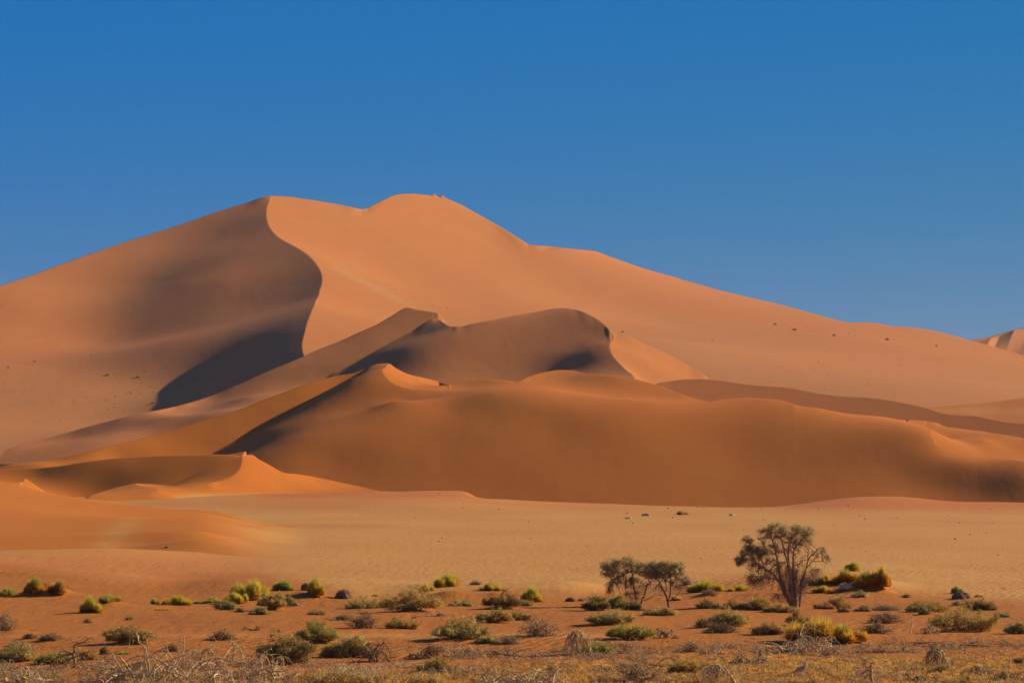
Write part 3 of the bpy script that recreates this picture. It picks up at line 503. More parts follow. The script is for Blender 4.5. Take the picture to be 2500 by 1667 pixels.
def raw(name, verts, faces, cols, m, parent=None, smooth=False):
    """verts (n,3), faces (k,3) or (k,4) int array, cols (n,3)"""
    verts = np.asarray(verts, np.float32); faces = np.asarray(faces, np.int32)
    me = bpy.data.meshes.new(name); k = faces.shape[1]
    me.vertices.add(len(verts)); me.vertices.foreach_set('co', verts.ravel())
    me.loops.add(faces.size); me.loops.foreach_set('vertex_index', faces.ravel())
    me.polygons.add(len(faces)); me.polygons.foreach_set('loop_start', np.arange(0, faces.size, k, dtype=np.int32))
    me.update(calc_edges=True)
    if smooth: me.polygons.foreach_set('use_smooth', np.ones(len(faces), bool))
    a = me.attributes.new('tint', 'FLOAT_COLOR', 'POINT')
    a.data.foreach_set('color', np.c_[np.clip(cols, 0, 1), np.ones(len(verts))].astype(np.float32).ravel())
    me.materials.append(m)
    o = bpy.data.objects.new(name, me); SC.collection.objects.link(o)
    if parent: o.parent = parent
    return o
def thing(name, label, cat, loc, group=None):
    o = bpy.data.objects.new(name, None); SC.collection.objects.link(o); o.location = loc
    o.empty_display_size = 0.3
    o['label'] = label; o['category'] = cat
    if group: o['group'] = group
    return o
def tag(o, label, cat, group=None):
    o['label'] = label; o['category'] = cat
    if group: o['group'] = group
    return o
def tubes(paths, sides=4):
    """paths: list of (points (k,3), radii (k,)) -> verts, quads"""
    V = []; Q = []; base = 0
    ang = np.linspace(0, 2*np.pi, sides, endpoint=False)
    for pts, rad in paths:
        pts = np.asarray(pts, float); k = len(pts)
        if k < 2: continue
        t = np.gradient(pts, axis=0); t /= np.linalg.norm(t, axis=1)[:, None]+1e-9
        ref = np.where(np.abs(t[:, 2:3]) > 0.9, np.array([[1., 0, 0]]), np.array([[0, 0, 1.]]))
        a = np.cross(t, ref); a /= np.linalg.norm(a, axis=1)[:, None]+1e-9
        b = np.cross(t, a)
        ring = pts[:, None]+np.asarray(rad)[:, None, None]*(np.cos(ang)[None, :, None]*a[:, None]+np.sin(ang)[None, :, None]*b[:, None])
        V.append(ring.reshape(-1, 3))
        i = np.arange(k-1)[:, None]*sides; j = np.arange(sides)[None]; jn = (j+1) % sides
        q = np.stack([i+j, i+jn, i+sides+jn, i+sides+j], -1).reshape(-1, 4)+base
        Q.append(q); base += k*sides
    return np.concatenate(V), np.concatenate(Q)
def curve3(a, b, k, rng, wob, sag=0.0):
    t = np.linspace(0, 1, k)[:, None]
    p = a+(b-a)*t
    L = np.linalg.norm(b-a)
    n = rng.randn(3)*wob*L; n2 = rng.randn(3)*wob*L*0.5
    p = p+np.sin(t*np.pi)*n+np.sin(2*t*np.pi)*n2
    p[:, 2] += (np.sin(t[:, 0]*np.pi))*sag*L
    return p
def wood_cols(n, base, rng, var=0.12):
    return np.array(base)[None]*(1+var*rng.randn(n, 1))
def leaves(centers, size, rng, up=0.4, k=3):
    """one small triangle per centre, random orientation"""
    n = len(centers)
    d1 = rng.randn(n, 3); d1 /= np.linalg.norm(d1, axis=1)[:, None]
    d1[:, 2] = d1[:, 2]*(1-up)+up*np.abs(d1[:, 2]); 
    d2 = np.cross(d1, rng.randn(n, 3)); d2 /= np.linalg.norm(d2, axis=1)[:, None]+1e-9
    s = (size*(0.6+0.8*rng.rand(n)))[:, None]
    v = np.stack([centers-d2*s*0.28, centers+d2*s*0.28, centers+d1*s], 1).reshape(-1, 3)
    return v, np.arange(3*n).reshape(n, 3)
def GZ(x, y): return hz(x, y)
# ---------------------------------------------------------------- grass tussock
TONES = {'green': ((0.46, 0.50, 0.08), (0.60, 0.46, 0.06)), 'lime': ((0.62, 0.58, 0.055), (0.80, 0.48, 0.035)), 'yellow': ((0.74, 0.52, 0.06), (0.80, 0.38, 0.03)),
         'gold': ((0.66, 0.40, 0.09), (0.58, 0.28, 0.05)), 'straw': ((0.70, 0.50, 0.22), (0.58, 0.36, 0.14)), 'two': ((0.44, 0.46, 0.07), (0.82, 0.42, 0.035))}
def tussock(u, v, w, h, tone, label, seed, group='grass tussocks on the sand'):
    rng = np.random.RandomState(seed); x, y, z = hit(u, v); px = y/F
    R = w*px/2*1.45; Hh = h*px*0.92
    t = thing('grass_tussock', label, 'grass tussock', (x, y, z-0.03), group)
    n = int(min(4200, 800+2600*R*Hh))
    th = rng.rand(n)*2*np.pi; rr = np.sqrt(rng.rand(n))
    nl = 5
    lobes = [(rng.uniform(-0.15, 0.15)*R, 0, 0.72, 1.0)]+[(rng.uniform(-0.62, 0.62)*R, rng.uniform(-0.5, 0.5)*R, rng.uniform(0.40, 0.62), rng.uniform(0.45, 0.85)) for _ in range(nl)]
    lw = np.array([q[2]**2 for q in lobes]); li = rng.choice(len(lobes), n, p=lw/lw.sum())
    lx, ly, lr, lh = [np.array([q[k] for q in lobes])[li] for k in range(4)]
    Rl = R*lr; bx = lx+0.32*Rl*rr*np.cos(th); by = ly+0.32*Rl*rr*np.sin(th)
    kz = rng.rand(n)**1.1; kr = (1-kz)**0.44*(0.72+0.28*rng.rand(n))   # an even dome, widest at the sand
    az = th+rng.randn(n)*0.45
    ln = 0.84+0.16*rng.rand(n)+0.22*rng.rand(n)**6
    tx = lx+kr*np.cos(az)*Rl*ln; ty = ly+kr*np.sin(az)*Rl*ln; tz = Hh*lh*(0.03+0.97*kz)*ln
    st = rng.rand(n) < 0.08; tz[st] *= 1.14; tx[st] += rng.randn(st.sum())*0.1*R
    mx = bx+(tx-bx)*0.40; my = by+(ty-by)*0.40; mz = tz*0.62+0.12*Hh*lh*(1-kz)
    wd = 0.010+0.010*rng.rand(n); ax = rng.rand(n)*6.28; dx = np.cos(ax)*wd; dy = np.sin(ax)*wd
    zb = -0.02*np.ones(n)
    V = np.stack([np.c_[bx-dx, by-dy, zb], np.c_[bx+dx, by+dy, zb], np.c_[mx-dx, my-dy, mz], np.c_[mx+dx, my+dy, mz], np.c_[tx, ty, tz]], 1).reshape(-1, 3)
    i = np.arange(n)[:, None]*5
    Fc = np.concatenate([i+np.array([[0, 1, 3]]), i+np.array([[0, 3, 2]]), i+np.array([[2, 3, 4]])])
    top, bot = [np.array(q) for q in TONES[tone]]
    k = np.clip(V[:, 2]/Hh, 0, 1)[:, None]; kk = np.clip(k*1.3-0.15, 0, 1)
    if tone == 'two': kk = sstep(0.45, 0.75, k)
    patch = np.repeat(0.5+0.5*np.sin(az*2+seed), 5)[:, None]
    col = (bot+(top-bot)*kk)*(1+0.16*np.repeat(rng.randn(n), 5)[:, None])*(0.88+0.24*patch)
    dead = np.repeat(rng.rand(n) < 0.12, 5)[:, None]
    col = np.where(dead, np.array([0.46, 0.31, 0.14]), col)
    raw('blades', V, Fc, col, M_BLADE, t)
    return t
# ---------------------------------------------------------------- leafy shrub
LEAF = {'olive': (0.52, 0.36, 0.085), 'greygreen': (0.54, 0.42, 0.11), 'dark': (0.34, 0.24, 0.06), 'green': (0.45, 0.39, 0.07), 'brown': (0.54, 0.33, 0.10), 'pale': (0.62, 0.50, 0.17), 'ochre': (0.56, 0.36, 0.075)}
def shrub(u, v, w, h, tone, label, seed, group='low shrubs on the red sand', name='shrub', cat='shrub', twiggy=0.65):
    rng = np.random.RandomState(seed); x, y, z = hit(u, v); px = y/F
    R = w*px/2*1.12; Hh = h*px*1.10
    t = thing(name, label, cat, (x, y, z-0.03), group)
    nl = int(np.clip(round(w/h*2.2)+3, 4, 13))
    ctr = []; 
    for i in range(nl):
        f = (i+0.5)/nl*2-1
        cx = f*R*0.82+rng.uniform(-0.1, 0.1)*R; prof = (1-abs(f)**2.2)
        hh = Hh*(0.35+0.65*prof)*rng.uniform(0.5, 1.05)
        r = rng.uniform(0.28, 0.42)*min(Hh, R)*1.25
        ctr.append((cx, rng.uniform(-0.45, 0.45)*R, max(hh-r*0.75, r*0.35), r))
    for i in range(2*nl):
        f = (i+0.5)/(2*nl)*2-1
        ctr.append((f*R*0.95+rng.uniform(-0.06, 0.06)*R, rng.uniform(-0.6, 0.3)*R, rng.uniform(0.05, 0.35)*Hh, rng.uniform(0.24, 0.36)*min(Hh, R)))
    C_ = np.array(ctr)
    n = int(np.clip(9500*R*Hh+1300, 1300, 11000))
    # clumpy twig tips: every lobe carries many sprigs, every sprig many leaves
    ns = max(60, n//22); li = rng.randint(0, len(C_), ns)
    d = rng.randn(ns, 3); d[:, 2] = np.abs(d[:, 2])*0.9-0.15; d /= np.linalg.norm(d, axis=1)[:, None]
    sp = C_[li, :3]+d*C_[li, 3:4]*(0.55+0.6*rng.rand(ns, 1))
    sp[:, 2] = np.maximum(sp[:, 2], 0.03)
    si = rng.randint(0, ns, n)
    off = rng.randn(n, 3)*0.035*(1+Hh*0.5); along = rng.rand(n, 1)
    lc = sp[si]+off-d[si]*along*0.10
    lc[:, 2] = np.maximum(lc[:, 2], 0.0)
    V, Fc = leaves(lc, 0.055+0.02*Hh, rng)
    base = np.array(LEAF[tone])
    spc = 1.12+0.25*rng.randn(ns, 1)
    c = base*spc[si]*(1+0.10*rng.randn(n, 1))
    mixg = rng.rand(ns, 1) < 0.22
    c = np.where(mixg[si], c*np.array([1.25, 1.0, 0.8]), c)
    col = np.repeat(c, 3, axis=0)
    paths = []
    for i in range(len(C_)):
        a = np.array([rng.uniform(-0.25, 0.25)*R, rng.uniform(-0.2, 0.2)*R, -0.03]); b = C_[i, :3]
        p = curve3(a, b, 6, rng, 0.10, 0.06); paths.append((p, np.linspace(0.028, 0.010, 6)*(0.6+Hh*0.5)))
    for i in rng.randint(0, ns, int(130+160*twiggy)):
        a = C_[li[i], :3]*np.array([0.8, 0.8, 0.6]); b = sp[i]+d[i]*(0.05+0.35*twiggy*rng.rand())
        paths.append((curve3(a, b, 4, rng, 0.12), np.linspace(0.010, 0.004, 4)))
    sv, sq = tubes(paths, 3)
    sv[:, 2] = np.maximum(sv[:, 2], -0.04)
    raw('stems', sv, sq, wood_cols(len(sv), (0.36, 0.22, 0.10), rng), M_BARK, t)
    raw('foliage', V, Fc, col, M_LEAF, t)
    return t
# ---------------------------------------------------------------- dry twiggy bush
WOOD = {'pale': (0.68, 0.45, 0.19), 'grey': (0.44, 0.29, 0.13), 'brown': (0.30, 0.17, 0.075), 'dark': (0.14, 0.08, 0.042), 'tan': (0.55, 0.36, 0.13)}
def drybush(u, v, w, h, tone, label, seed, group='dry leafless bushes', name='dry_bush', cat='dry bush', dens=1.0, leafy=0.25):
    rng = np.random.RandomState(seed); x, y, z = hit(u, v); px = y/F
    R = w*px/2; Hh = h*px
    t = thing(name, label, cat, (x, y, z-0.03), group)
    paths = []; tips = []
    nb = int((16+10*w/h)*dens)
    for i in range(nb):
        a = np.array([rng.uniform(-0.55, 0.55)*R, rng.uniform(-0.4, 0.4)*R, -0.03])
        f = rng.uniform(-1, 1); b = np.array([f*R, rng.uniform(-0.7, 0.7)*R, Hh*(1-abs(f)**2)*rng.uniform(0.45, 1.0)+0.02])
        p = curve3(a, b, 7, rng, 0.13, 0.12)
        paths.append((p, np.linspace(0.022, 0.007, 7)*(0.7+0.5*Hh)))
        for k in range(7):
            j = rng.randint(2, 7); q0 = p[j]; dr = rng.randn(3)*0.30*Hh+(b-a)*0.18; dr[2] *= 0.7
            q = curve3(q0, q0+dr, 5, rng, 0.15, 0.03); q[:, 2] = np.maximum(q[:, 2], 0.005)
            paths.append((q, np.linspace(0.014, 0.006, 5)*(0.8+0.3*Hh))); tips.append(q[-1]); tips.append(q[-2])
    sv, sq = tubes(paths, 3); sv[:, 2] = np.maximum(sv[:, 2], -0.04)
    raw('twigs', sv, sq, wood_cols(len(sv), WOOD[tone], rng, 0.10), M_WOOD, t)
    if leafy > 0:
        tips = np.array(tips); n = int(len(tips)*6*leafy); c = tips[rng.randint(0, len(tips), n)]+rng.randn(n, 3)*0.05
        c[:, 2] = np.maximum(c[:, 2], 0.0)
        V, Fc = leaves(c, 0.05, rng); col = np.repeat(np.array(LEAF['brown'])*(1+0.2*rng.randn(n, 1)), 3, axis=0)
        raw('withered_leaves', V, Fc, col, M_LEAF, t)
    return t
# ---------------------------------------------------------------- dead wood
def grow(p0, d0, L, r, rng, depth, out, curl, drop, floor=True, tw=3):
    k = 8; pts = [np.array(p0, float)]; d = np.array(d0, float); d /= np.linalg.norm(d)
    bend = rng.randn(3)*curl
    for i in range(k-1):
        d = d+bend/k+rng.randn(3)*0.16+np.array([0, 0, -drop/k]); d /= np.linalg.norm(d)
        q = pts[-1]+d*L/(k-1)
        if floor and q[2] < 0.03: q[2] = 0.03+0.02*rng.rand(); d[2] = abs(d[2])*0.3
        pts.append(q)
    pts = np.array(pts); out.append((pts, np.linspace(r, r*0.45, k)))
    if depth > 0:
        for i in range(tw):
            j = rng.randint(2, k); dd = (pts[j]-pts[j-1])/np.linalg.norm(pts[j]-pts[j-1])+rng.randn(3)*0.75
            grow(pts[j], dd, L*rng.uniform(0.35, 0.65), r*0.5, rng, depth-1, out, curl*1.2, drop*1.2, floor, tw)
def deadwood(u, v, w, h, style, tone, label, seed, group='sun-bleached dead branches', name='dead_branch', cat='dead branch'):
    rng = np.random.RandomState(seed); x, y, z = hit(u, v); px = y/F
    R = w*px/2; Hh = h*px
    t = thing(name, label, cat, (x, y, z-0.02), group)
    limbs = []; twigs = []
    def split(out, lim=0.55):
        limbs.append(out[0]); twigs.extend(out[1:])
    if style == 'arch':                                    # a tangle of thin limbs, some rising and bowing back to the sand
        for i in range(int(4+w/30)):
            sx = rng.choice([-1, 1]); x0 = rng.uniform(-0.65, 0.65)*R if i else 0.0
            ww = R*rng.uniform(0.35, 0.95)*sx; k = 14; tt = np.linspace(0, 1, k)
            hh = Hh*rng.uniform(0.35, 1.0)*(1-0.5*abs(x0/R)); pw = rng.uniform(0.6, 1.3); en = rng.uniform(1.5, 3.1)
            p = np.c_[x0+tt**pw*ww, rng.uniform(-0.5, 0.5)*R*tt+rng.uniform(-0.3, 0.3)*R, hh*np.sin(np.clip(tt*en, 0, np.pi))**0.9]
            p += np.cumsum(rng.randn(k, 3)*np.array([0.035, 0.03, 0.03])*Hh, axis=0)
            p[0, 2] = -0.05; p[:, 2] = np.clip(p[:, 2], -0.05, Hh*1.05); p[1:, 2] = np.maximum(p[1:, 2], 0.0)
            limbs.append((p, np.linspace(0.050, 0.014, k)*(0.45+0.5*Hh)*rng.uniform(0.6, 1.1)))
            for q in range(11):
                j = rng.randint(2, k-1); o = []
                grow(p[j], (rng.uniform(-0.9, 0.9), rng.randn()*0.5, rng.uniform(-0.9, 0.9)), R*rng.uniform(0.15, 0.42), 0.022, rng, 1, o, 1.1, 1.5)
                twigs.extend(o)
        for i in range(int(w/7)):
            o = []; grow((rng.uniform(-0.95, 0.95)*R, rng.uniform(-0.5, 0.5)*R, 0.02), (rng.randn(), rng.randn()*0.5, rng.uniform(0.0, 0.9)), Hh*rng.uniform(0.3, 0.8), 0.018, rng, 1, o, 1.3, 1.4); twigs.extend(o)
    elif style == 'pile':
        Hh *= 1.3
        nb = int(12+w/6)
        for i in range(nb):
            o = []; px0 = rng.uniform(-0.85, 0.85)*R; top = 1-(px0/R)**2
            grow((px0, rng.uniform(-0.5, 0.5)*R, 0.02), (rng.uniform(-1, 1), rng.randn()*0.5, rng.uniform(0.1, 1.4)*top*Hh/max(R*0.5, 0.1)), rng.uniform(0.7, 1.5)*max(Hh, R*0.45), rng.uniform(0.03, 0.06), rng, 2, o, 1.3, 1.7)
            split(o)
        for o_ in limbs+twigs: o_[0][:, 2] = np.minimum(o_[0][:, 2], Hh*1.05)
    elif style == 'snag':
        p = np.c_[np.cumsum(rng.randn(9)*0.03*Hh), np.cumsum(rng.randn(9)*0.03*Hh), np.linspace(-0.1, Hh, 9)]
        p[:, :2] -= p[0, :2]
        limbs.append((p, np.linspace(0.085, 0.04, 9)*(0.4+0.6*Hh)))
        for i in range(7):
            o = []; j = rng.randint(4, 9); sx = -1 if rng.rand() < 0.6 else 1
            grow(p[j], (sx, rng.randn()*0.4, rng.uniform(-0.1, 0.7)), R*rng.uniform(0.7, 1.3), 0.035, rng, 2, o, 0.8, 1.0); split(o)
    elif style == 'stick':
        p = np.c_[np.cumsum(rng.randn(9)*0.05*Hh), np.cumsum(rng.randn(9)*0.03*Hh), np.linspace(-0.1, Hh, 9)]
        p[:, :2] -= p[0, :2]
        limbs.append((p, np.linspace(0.05, 0.016, 9)))
        for i in range(4):
            o = []; j = rng.randint(4, 9); grow(p[j], (rng.choice([-1, 1]), rng.randn()*0.4, rng.uniform(-0.5, 0.5)), R*rng.uniform(0.5, 1), 0.014, rng, 1, o, 0.8, 1.0); twigs.extend(o)
    elif style == 'tent':                                  # bent main stem with curtains of hanging twigs
        k = 10; tt = np.linspace(0, 1, k)
        p = np.c_[R*(0.85-1.1*tt), 0.15*R*np.sin(tt*5), Hh*np.sin(tt*2.2)**0.9]; p[0, 2] = -0.05
        limbs.append((p, np.linspace(0.085, 0.03, k)*(0.5+0.5*Hh)))
        for i in range(95):
            j = rng.randint(3, k); a = p[j]+rng.randn(3)*np.array([0.18*R, 0.2*R, 0.03]); f = rng.uniform(-1.1, 0.7)
            b = np.array([a[0]+f*R*0.45, a[1]+rng.randn()*0.35*R, rng.uniform(0.0, 0.35)*a[2]])
            twigs.append((curve3(a, b, 6, rng, 0.12, 0.08), np.linspace(0.020, 0.008, 6)))
        for o_ in twigs: o_[0][:, 2] = np.maximum(o_[0][:, 2], 0.0)
    else:                                                  # 'lying': crooked driftwood flat on the sand
        nb = int(3+w/16)
        for i in range(nb):
            o = []; px0 = rng.uniform(-0.9, 0.5)*R
            grow((px0, rng.uniform(-0.35, 0.35)*R, 0.03+0.1*Hh), (rng.choice([-1, 1]), rng.randn()*0.35, rng.uniform(0.1, 0.9)*Hh/max(R, 0.05)*2), R*rng.uniform(0.6, 1.1), rng.uniform(0.02, 0.045), rng, 2, o, 0.9, 1.5, tw=3); split(o)
        for o_ in limbs+twigs: o_[0][:, 2] = np.minimum(o_[0][:, 2], Hh)
    base = WOOD[tone]
    if style in ('lying', 'stick'):
        sv, sq = tubes(limbs+twigs, 4); raw('branches', sv, sq, wood_cols(len(sv), base, rng, 0.10), M_WOOD, t); return t
    sv, sq = tubes(limbs, 6); raw('limbs', sv, sq, wood_cols(len(sv), base, rng, 0.08), M_WOOD, t, smooth=True)
    if twigs:
        sv, sq = tubes(twigs, 3); raw('twigs', sv, sq, wood_cols(len(sv), np.array(base)*0.92, rng, 0.12), M_WOOD, t)
    return t
# ---------------------------------------------------------------- flowering cushion bush in the near foreground
def flowerbush(u, v, w, h, label, seed, white=1.0):
    t = shrub(u, v, w, h, 'ochre', label, seed, 'blossoming cushion bushes at the front', 'flowering_bush', 'flowering bush', 0.1)
    rng = np.random.RandomState(seed+7); x, y, z = hit(u, v); px = y/F; R = w*px/2; Hh = h*px
    n = int(420*white*(w/150)); f = rng.uniform(-1, 1, n); g = rng.uniform(-0.7, 0.7, n)
    c = np.c_[f*R*0.95, g*R, Hh*(0.35+0.6*(1-abs(f)**2.2))*(1-0.3*g*g)*rng.uniform(0.5, 1.0, n)]
    ang = np.linspace(0, 2*np.pi, 6, endpoint=False); r = (0.016+0.014*rng.rand(n))[:, None, None]
    nrm = np.c_[rng.randn(n)*0.4, -0.6+rng.randn(n)*0.3, 0.8+0.0*f]; nrm /= np.linalg.norm(nrm, axis=1)[:, None]
    a = np.cross(nrm, np.array([0, 1, 0.1])); a /= np.linalg.norm(a, axis=1)[:, None]; b = np.cross(nrm, a)
    rim = c[:, None]+r*(np.cos(ang)[None, :, None]*a[:, None]+np.sin(ang)[None, :, None]*b[:, None])+nrm[:, None]*0.006
    V = np.concatenate([c[:, None], rim], 1).reshape(-1, 3); i = np.arange(n)[:, None]*7
    Fc = np.concatenate([i+np.array([[0, k+1, (k+1) % 6+1]]) for k in range(6)])
    fo = raw('flowers', V, Fc, np.tile(np.array([[0.85, 0.66, 0.34]]), (len(V), 1)), M_PETAL, t); fo['kind'] = 'stuff'
    return t
def rockmound(u, v, w, h, label, seed, col=(0.20, 0.105, 0.05), name='dark_hummock', cat='hummock', group='dark hummocks on the sand'):
    """a lump of matted dead roots: lumpy dome with stubble"""
    rng = np.random.RandomState(seed); x, y, z = hit(u, v); px = y/F; R = w*px/2; Hh = h*px
    t = thing(name, label, cat, (x, y, z-0.04), group)
    na, nr = 26, 12; V = []; 
    ph = rng.rand(6)*6.28
    for i in range(nr+1):
        e = i/nr*np.pi/2
        for j in range(na):
            a = j/na*2*np.pi; k = 1+0.13*np.sin(3*a+ph[0]+2*e)+0.09*np.sin(5*a+ph[1])+0.07*np.sin(7*a-4*e+ph[2])+0.05*rng.randn()
            V.append((R*k*np.cos(e)**0.8*np.cos(a), R*0.8*k*np.cos(e)**0.8*np.sin(a), Hh*(0.85+0.15*k)*np.sin(e)+0.02*rng.randn()*Hh))
    Q = [(i*na+j, i*na+(j+1) % na, (i+1)*na+(j+1) % na, (i+1)*na+j) for i in range(nr) for j in range(na)]
    raw('matted_dome', V, Q, wood_cols(len(V), col, rng, 0.15), M_STONE, t)
    Va = np.array(V); sel = rng.randint(0, len(Va), 160); paths = []
    for s_ in sel:
        a = Va[s_]; b = a+np.array([a[0]*0.18, a[1]*0.18, 0.10*Hh])+rng.randn(3)*0.09*Hh; paths.append((curve3(a*0.95, b, 4, rng, 0.2), np.linspace(0.011, 0.004, 4)))
    sv, sq = tubes(paths, 3); raw('twigs', sv, sq, wood_cols(len(sv), np.array(col)*2.0, rng, 0.2), M_WOOD, t)
    return t
# ---------------------------------------------------------------- camel thorn trees
def tree(ub, vb, limbs, clusters, droops, label, seed, barkc=(0.30, 0.19, 0.10), leafc=(0.20, 0.185, 0.085)):
    rng = np.random.RandomState(seed); x0, y0, z0 = hit(ub, vb); m = y0/F
    t = thing('camel_thorn_tree', label, 'tree', (x0, y0, z0-0.05), 'thorn trees on the sand')
    def W3(u, v, dy=0.0): return np.array([(u-ub)*m, dy, (vb-v)*m])
    big = []; nodes = []
    for pts, r0, r1 in limbs:
        k = np.array([W3(*p) for p in pts]); 
        # resample smoothly
        n = 6*(len(k)-1)+1; tt = np.linspace(0, len(k)-1, n); kk = np.arange(len(k))
        q = np.c_[smoothcurve(tt, kk, k[:, 0]), smoothcurve(tt, kk, k[:, 1]), smoothcurve(tt, kk, k[:, 2])]
        q += np.cumsum(rng.randn(n, 3)*0.006, axis=0)+0.012*rng.randn(n, 3)
        big.append((q, np.linspace(r0, r1, n))); nodes.append(q[3:])
    N = np.concatenate(nodes)
    sub = []; fine = []; lv = []; lc = []
    for (u, v, ru, rv, dy, cnt, lf, tone) in clusters:
        c = W3(u, v, dy); ru, rv, cnt = ru*1.36, rv*1.36, int(cnt*2.3); rad = np.array([ru*m, min(ru, rv*1.3)*m*0.9, rv*m])
        near = N[np.argmin(np.linalg.norm((N-c)*np.array([1, 1, 1.0])+np.array([0, 0, 0.25]), axis=1))]
        subn = []
        for k in range(6):
            e = c+rng.uniform(-0.75, 0.75, 3)*rad
            d = np.linalg.norm(N-e, axis=1); st = N[np.argsort(d)[rng.randint(0, 4)]] if rng.rand() < 0.7 else near
            p = curve3(st, e, 7, rng, 0.10, 0.05); sub.append((p, np.linspace(0.028, 0.011, 7))); subn.append(p[2:])
        S = np.concatenate(subn)
        for k in range(cnt):
            g = rng.randn(3); g /= np.linalg.norm(g); e = c+g*rad*(0.25+0.85*rng.rand()**0.7)
            st = S[np.argmin(np.linalg.norm(S-e, axis=1)+0.15*rng.rand(len(S)))]
            p = curve3(st, e, 5, rng, 0.14, 0.04); fine.append((p, np.linspace(0.010, 0.004, 5)))
            if rng.rand() < lf:
                nl = rng.randint(9, 20)
                f = 0.35+0.75*rng.rand(nl, 1); q = st+(e-st)*f+rng.randn(nl, 3)*0.055; q[:, 2] += 0.02
                lv.append(q); lc.append(np.tile(np.array(tone)*(1+0.18*rng.randn()), (nl, 1))*(1+0.1*rng.randn(nl, 1)))
    for (u, v, ru, rv, dy, cnt) in droops:               # leafless twigs that hang down
        for k in range(int(cnt*1.8)):
            a = N[rng.randint(0, len(N))] if rng.rand() < 0.0 else W3(u, v, dy)+rng.uniform(-1, 1, 3)*np.array([ru*m, ru*m*0.5, rv*m*0.5])
            st = N[np.argmin(np.linalg.norm(N-a, axis=1))]
            e = a+np.array([rng.randn()*0.16, rng.randn()*0.16, -rng.uniform(0.2, 0.8)*rv*m])
            e[2] = max(e[2], 0.25)
            kx = 8; tt = np.linspace(0, 1, kx)[:, None]; mid = np.array([a[0], a[1], max(a[2], st[2])+0.06])
            p = (1-tt)**2*st+2*tt*(1-tt)*mid+tt**2*e+rng.randn(kx, 3)*0.012; p[0] = st
            fine.append((p, np.linspace(0.017, 0.005, kx)))
            for b in range(2):
                j = rng.randint(3, kx); dd = np.array([rng.randn()*0.14, rng.randn()*0.14, -0.05-0.22*rng.rand()])
                fine.append((curve3(p[j], p[j]+dd, 4, rng, 0.15), np.linspace(0.007, 0.004, 4)))
    sv, sq = tubes(big, 9); cc = wood_cols(len(sv), barkc, rng, 0.10); raw('trunk', sv, sq, cc, M_BARK, t, smooth=True)
    sv, sq = tubes(sub, 5); raw('branches', sv, sq, wood_cols(len(sv), np.array(barkc)*1.05, rng, 0.12), M_BARK, t, smooth=True)
    sv, sq = tubes(fine, 3); raw('twigs', sv, sq, wood_cols(len(sv), np.array(barkc)*1.25, rng, 0.15), M_BARK, t)
    q = np.concatenate(lv); V, Fc = leaves(q, 0.050, rng, 0.6); raw('crown', V, Fc, np.repeat(np.concatenate(lc), 3, axis=0), M_LEAF, t)
    return t
G1 = (0.54, 0.43, 0.15); G2 = (0.44, 0.35, 0.12); G3 = (0.60, 0.49, 0.14); G4 = (0.54, 0.40, 0.17)
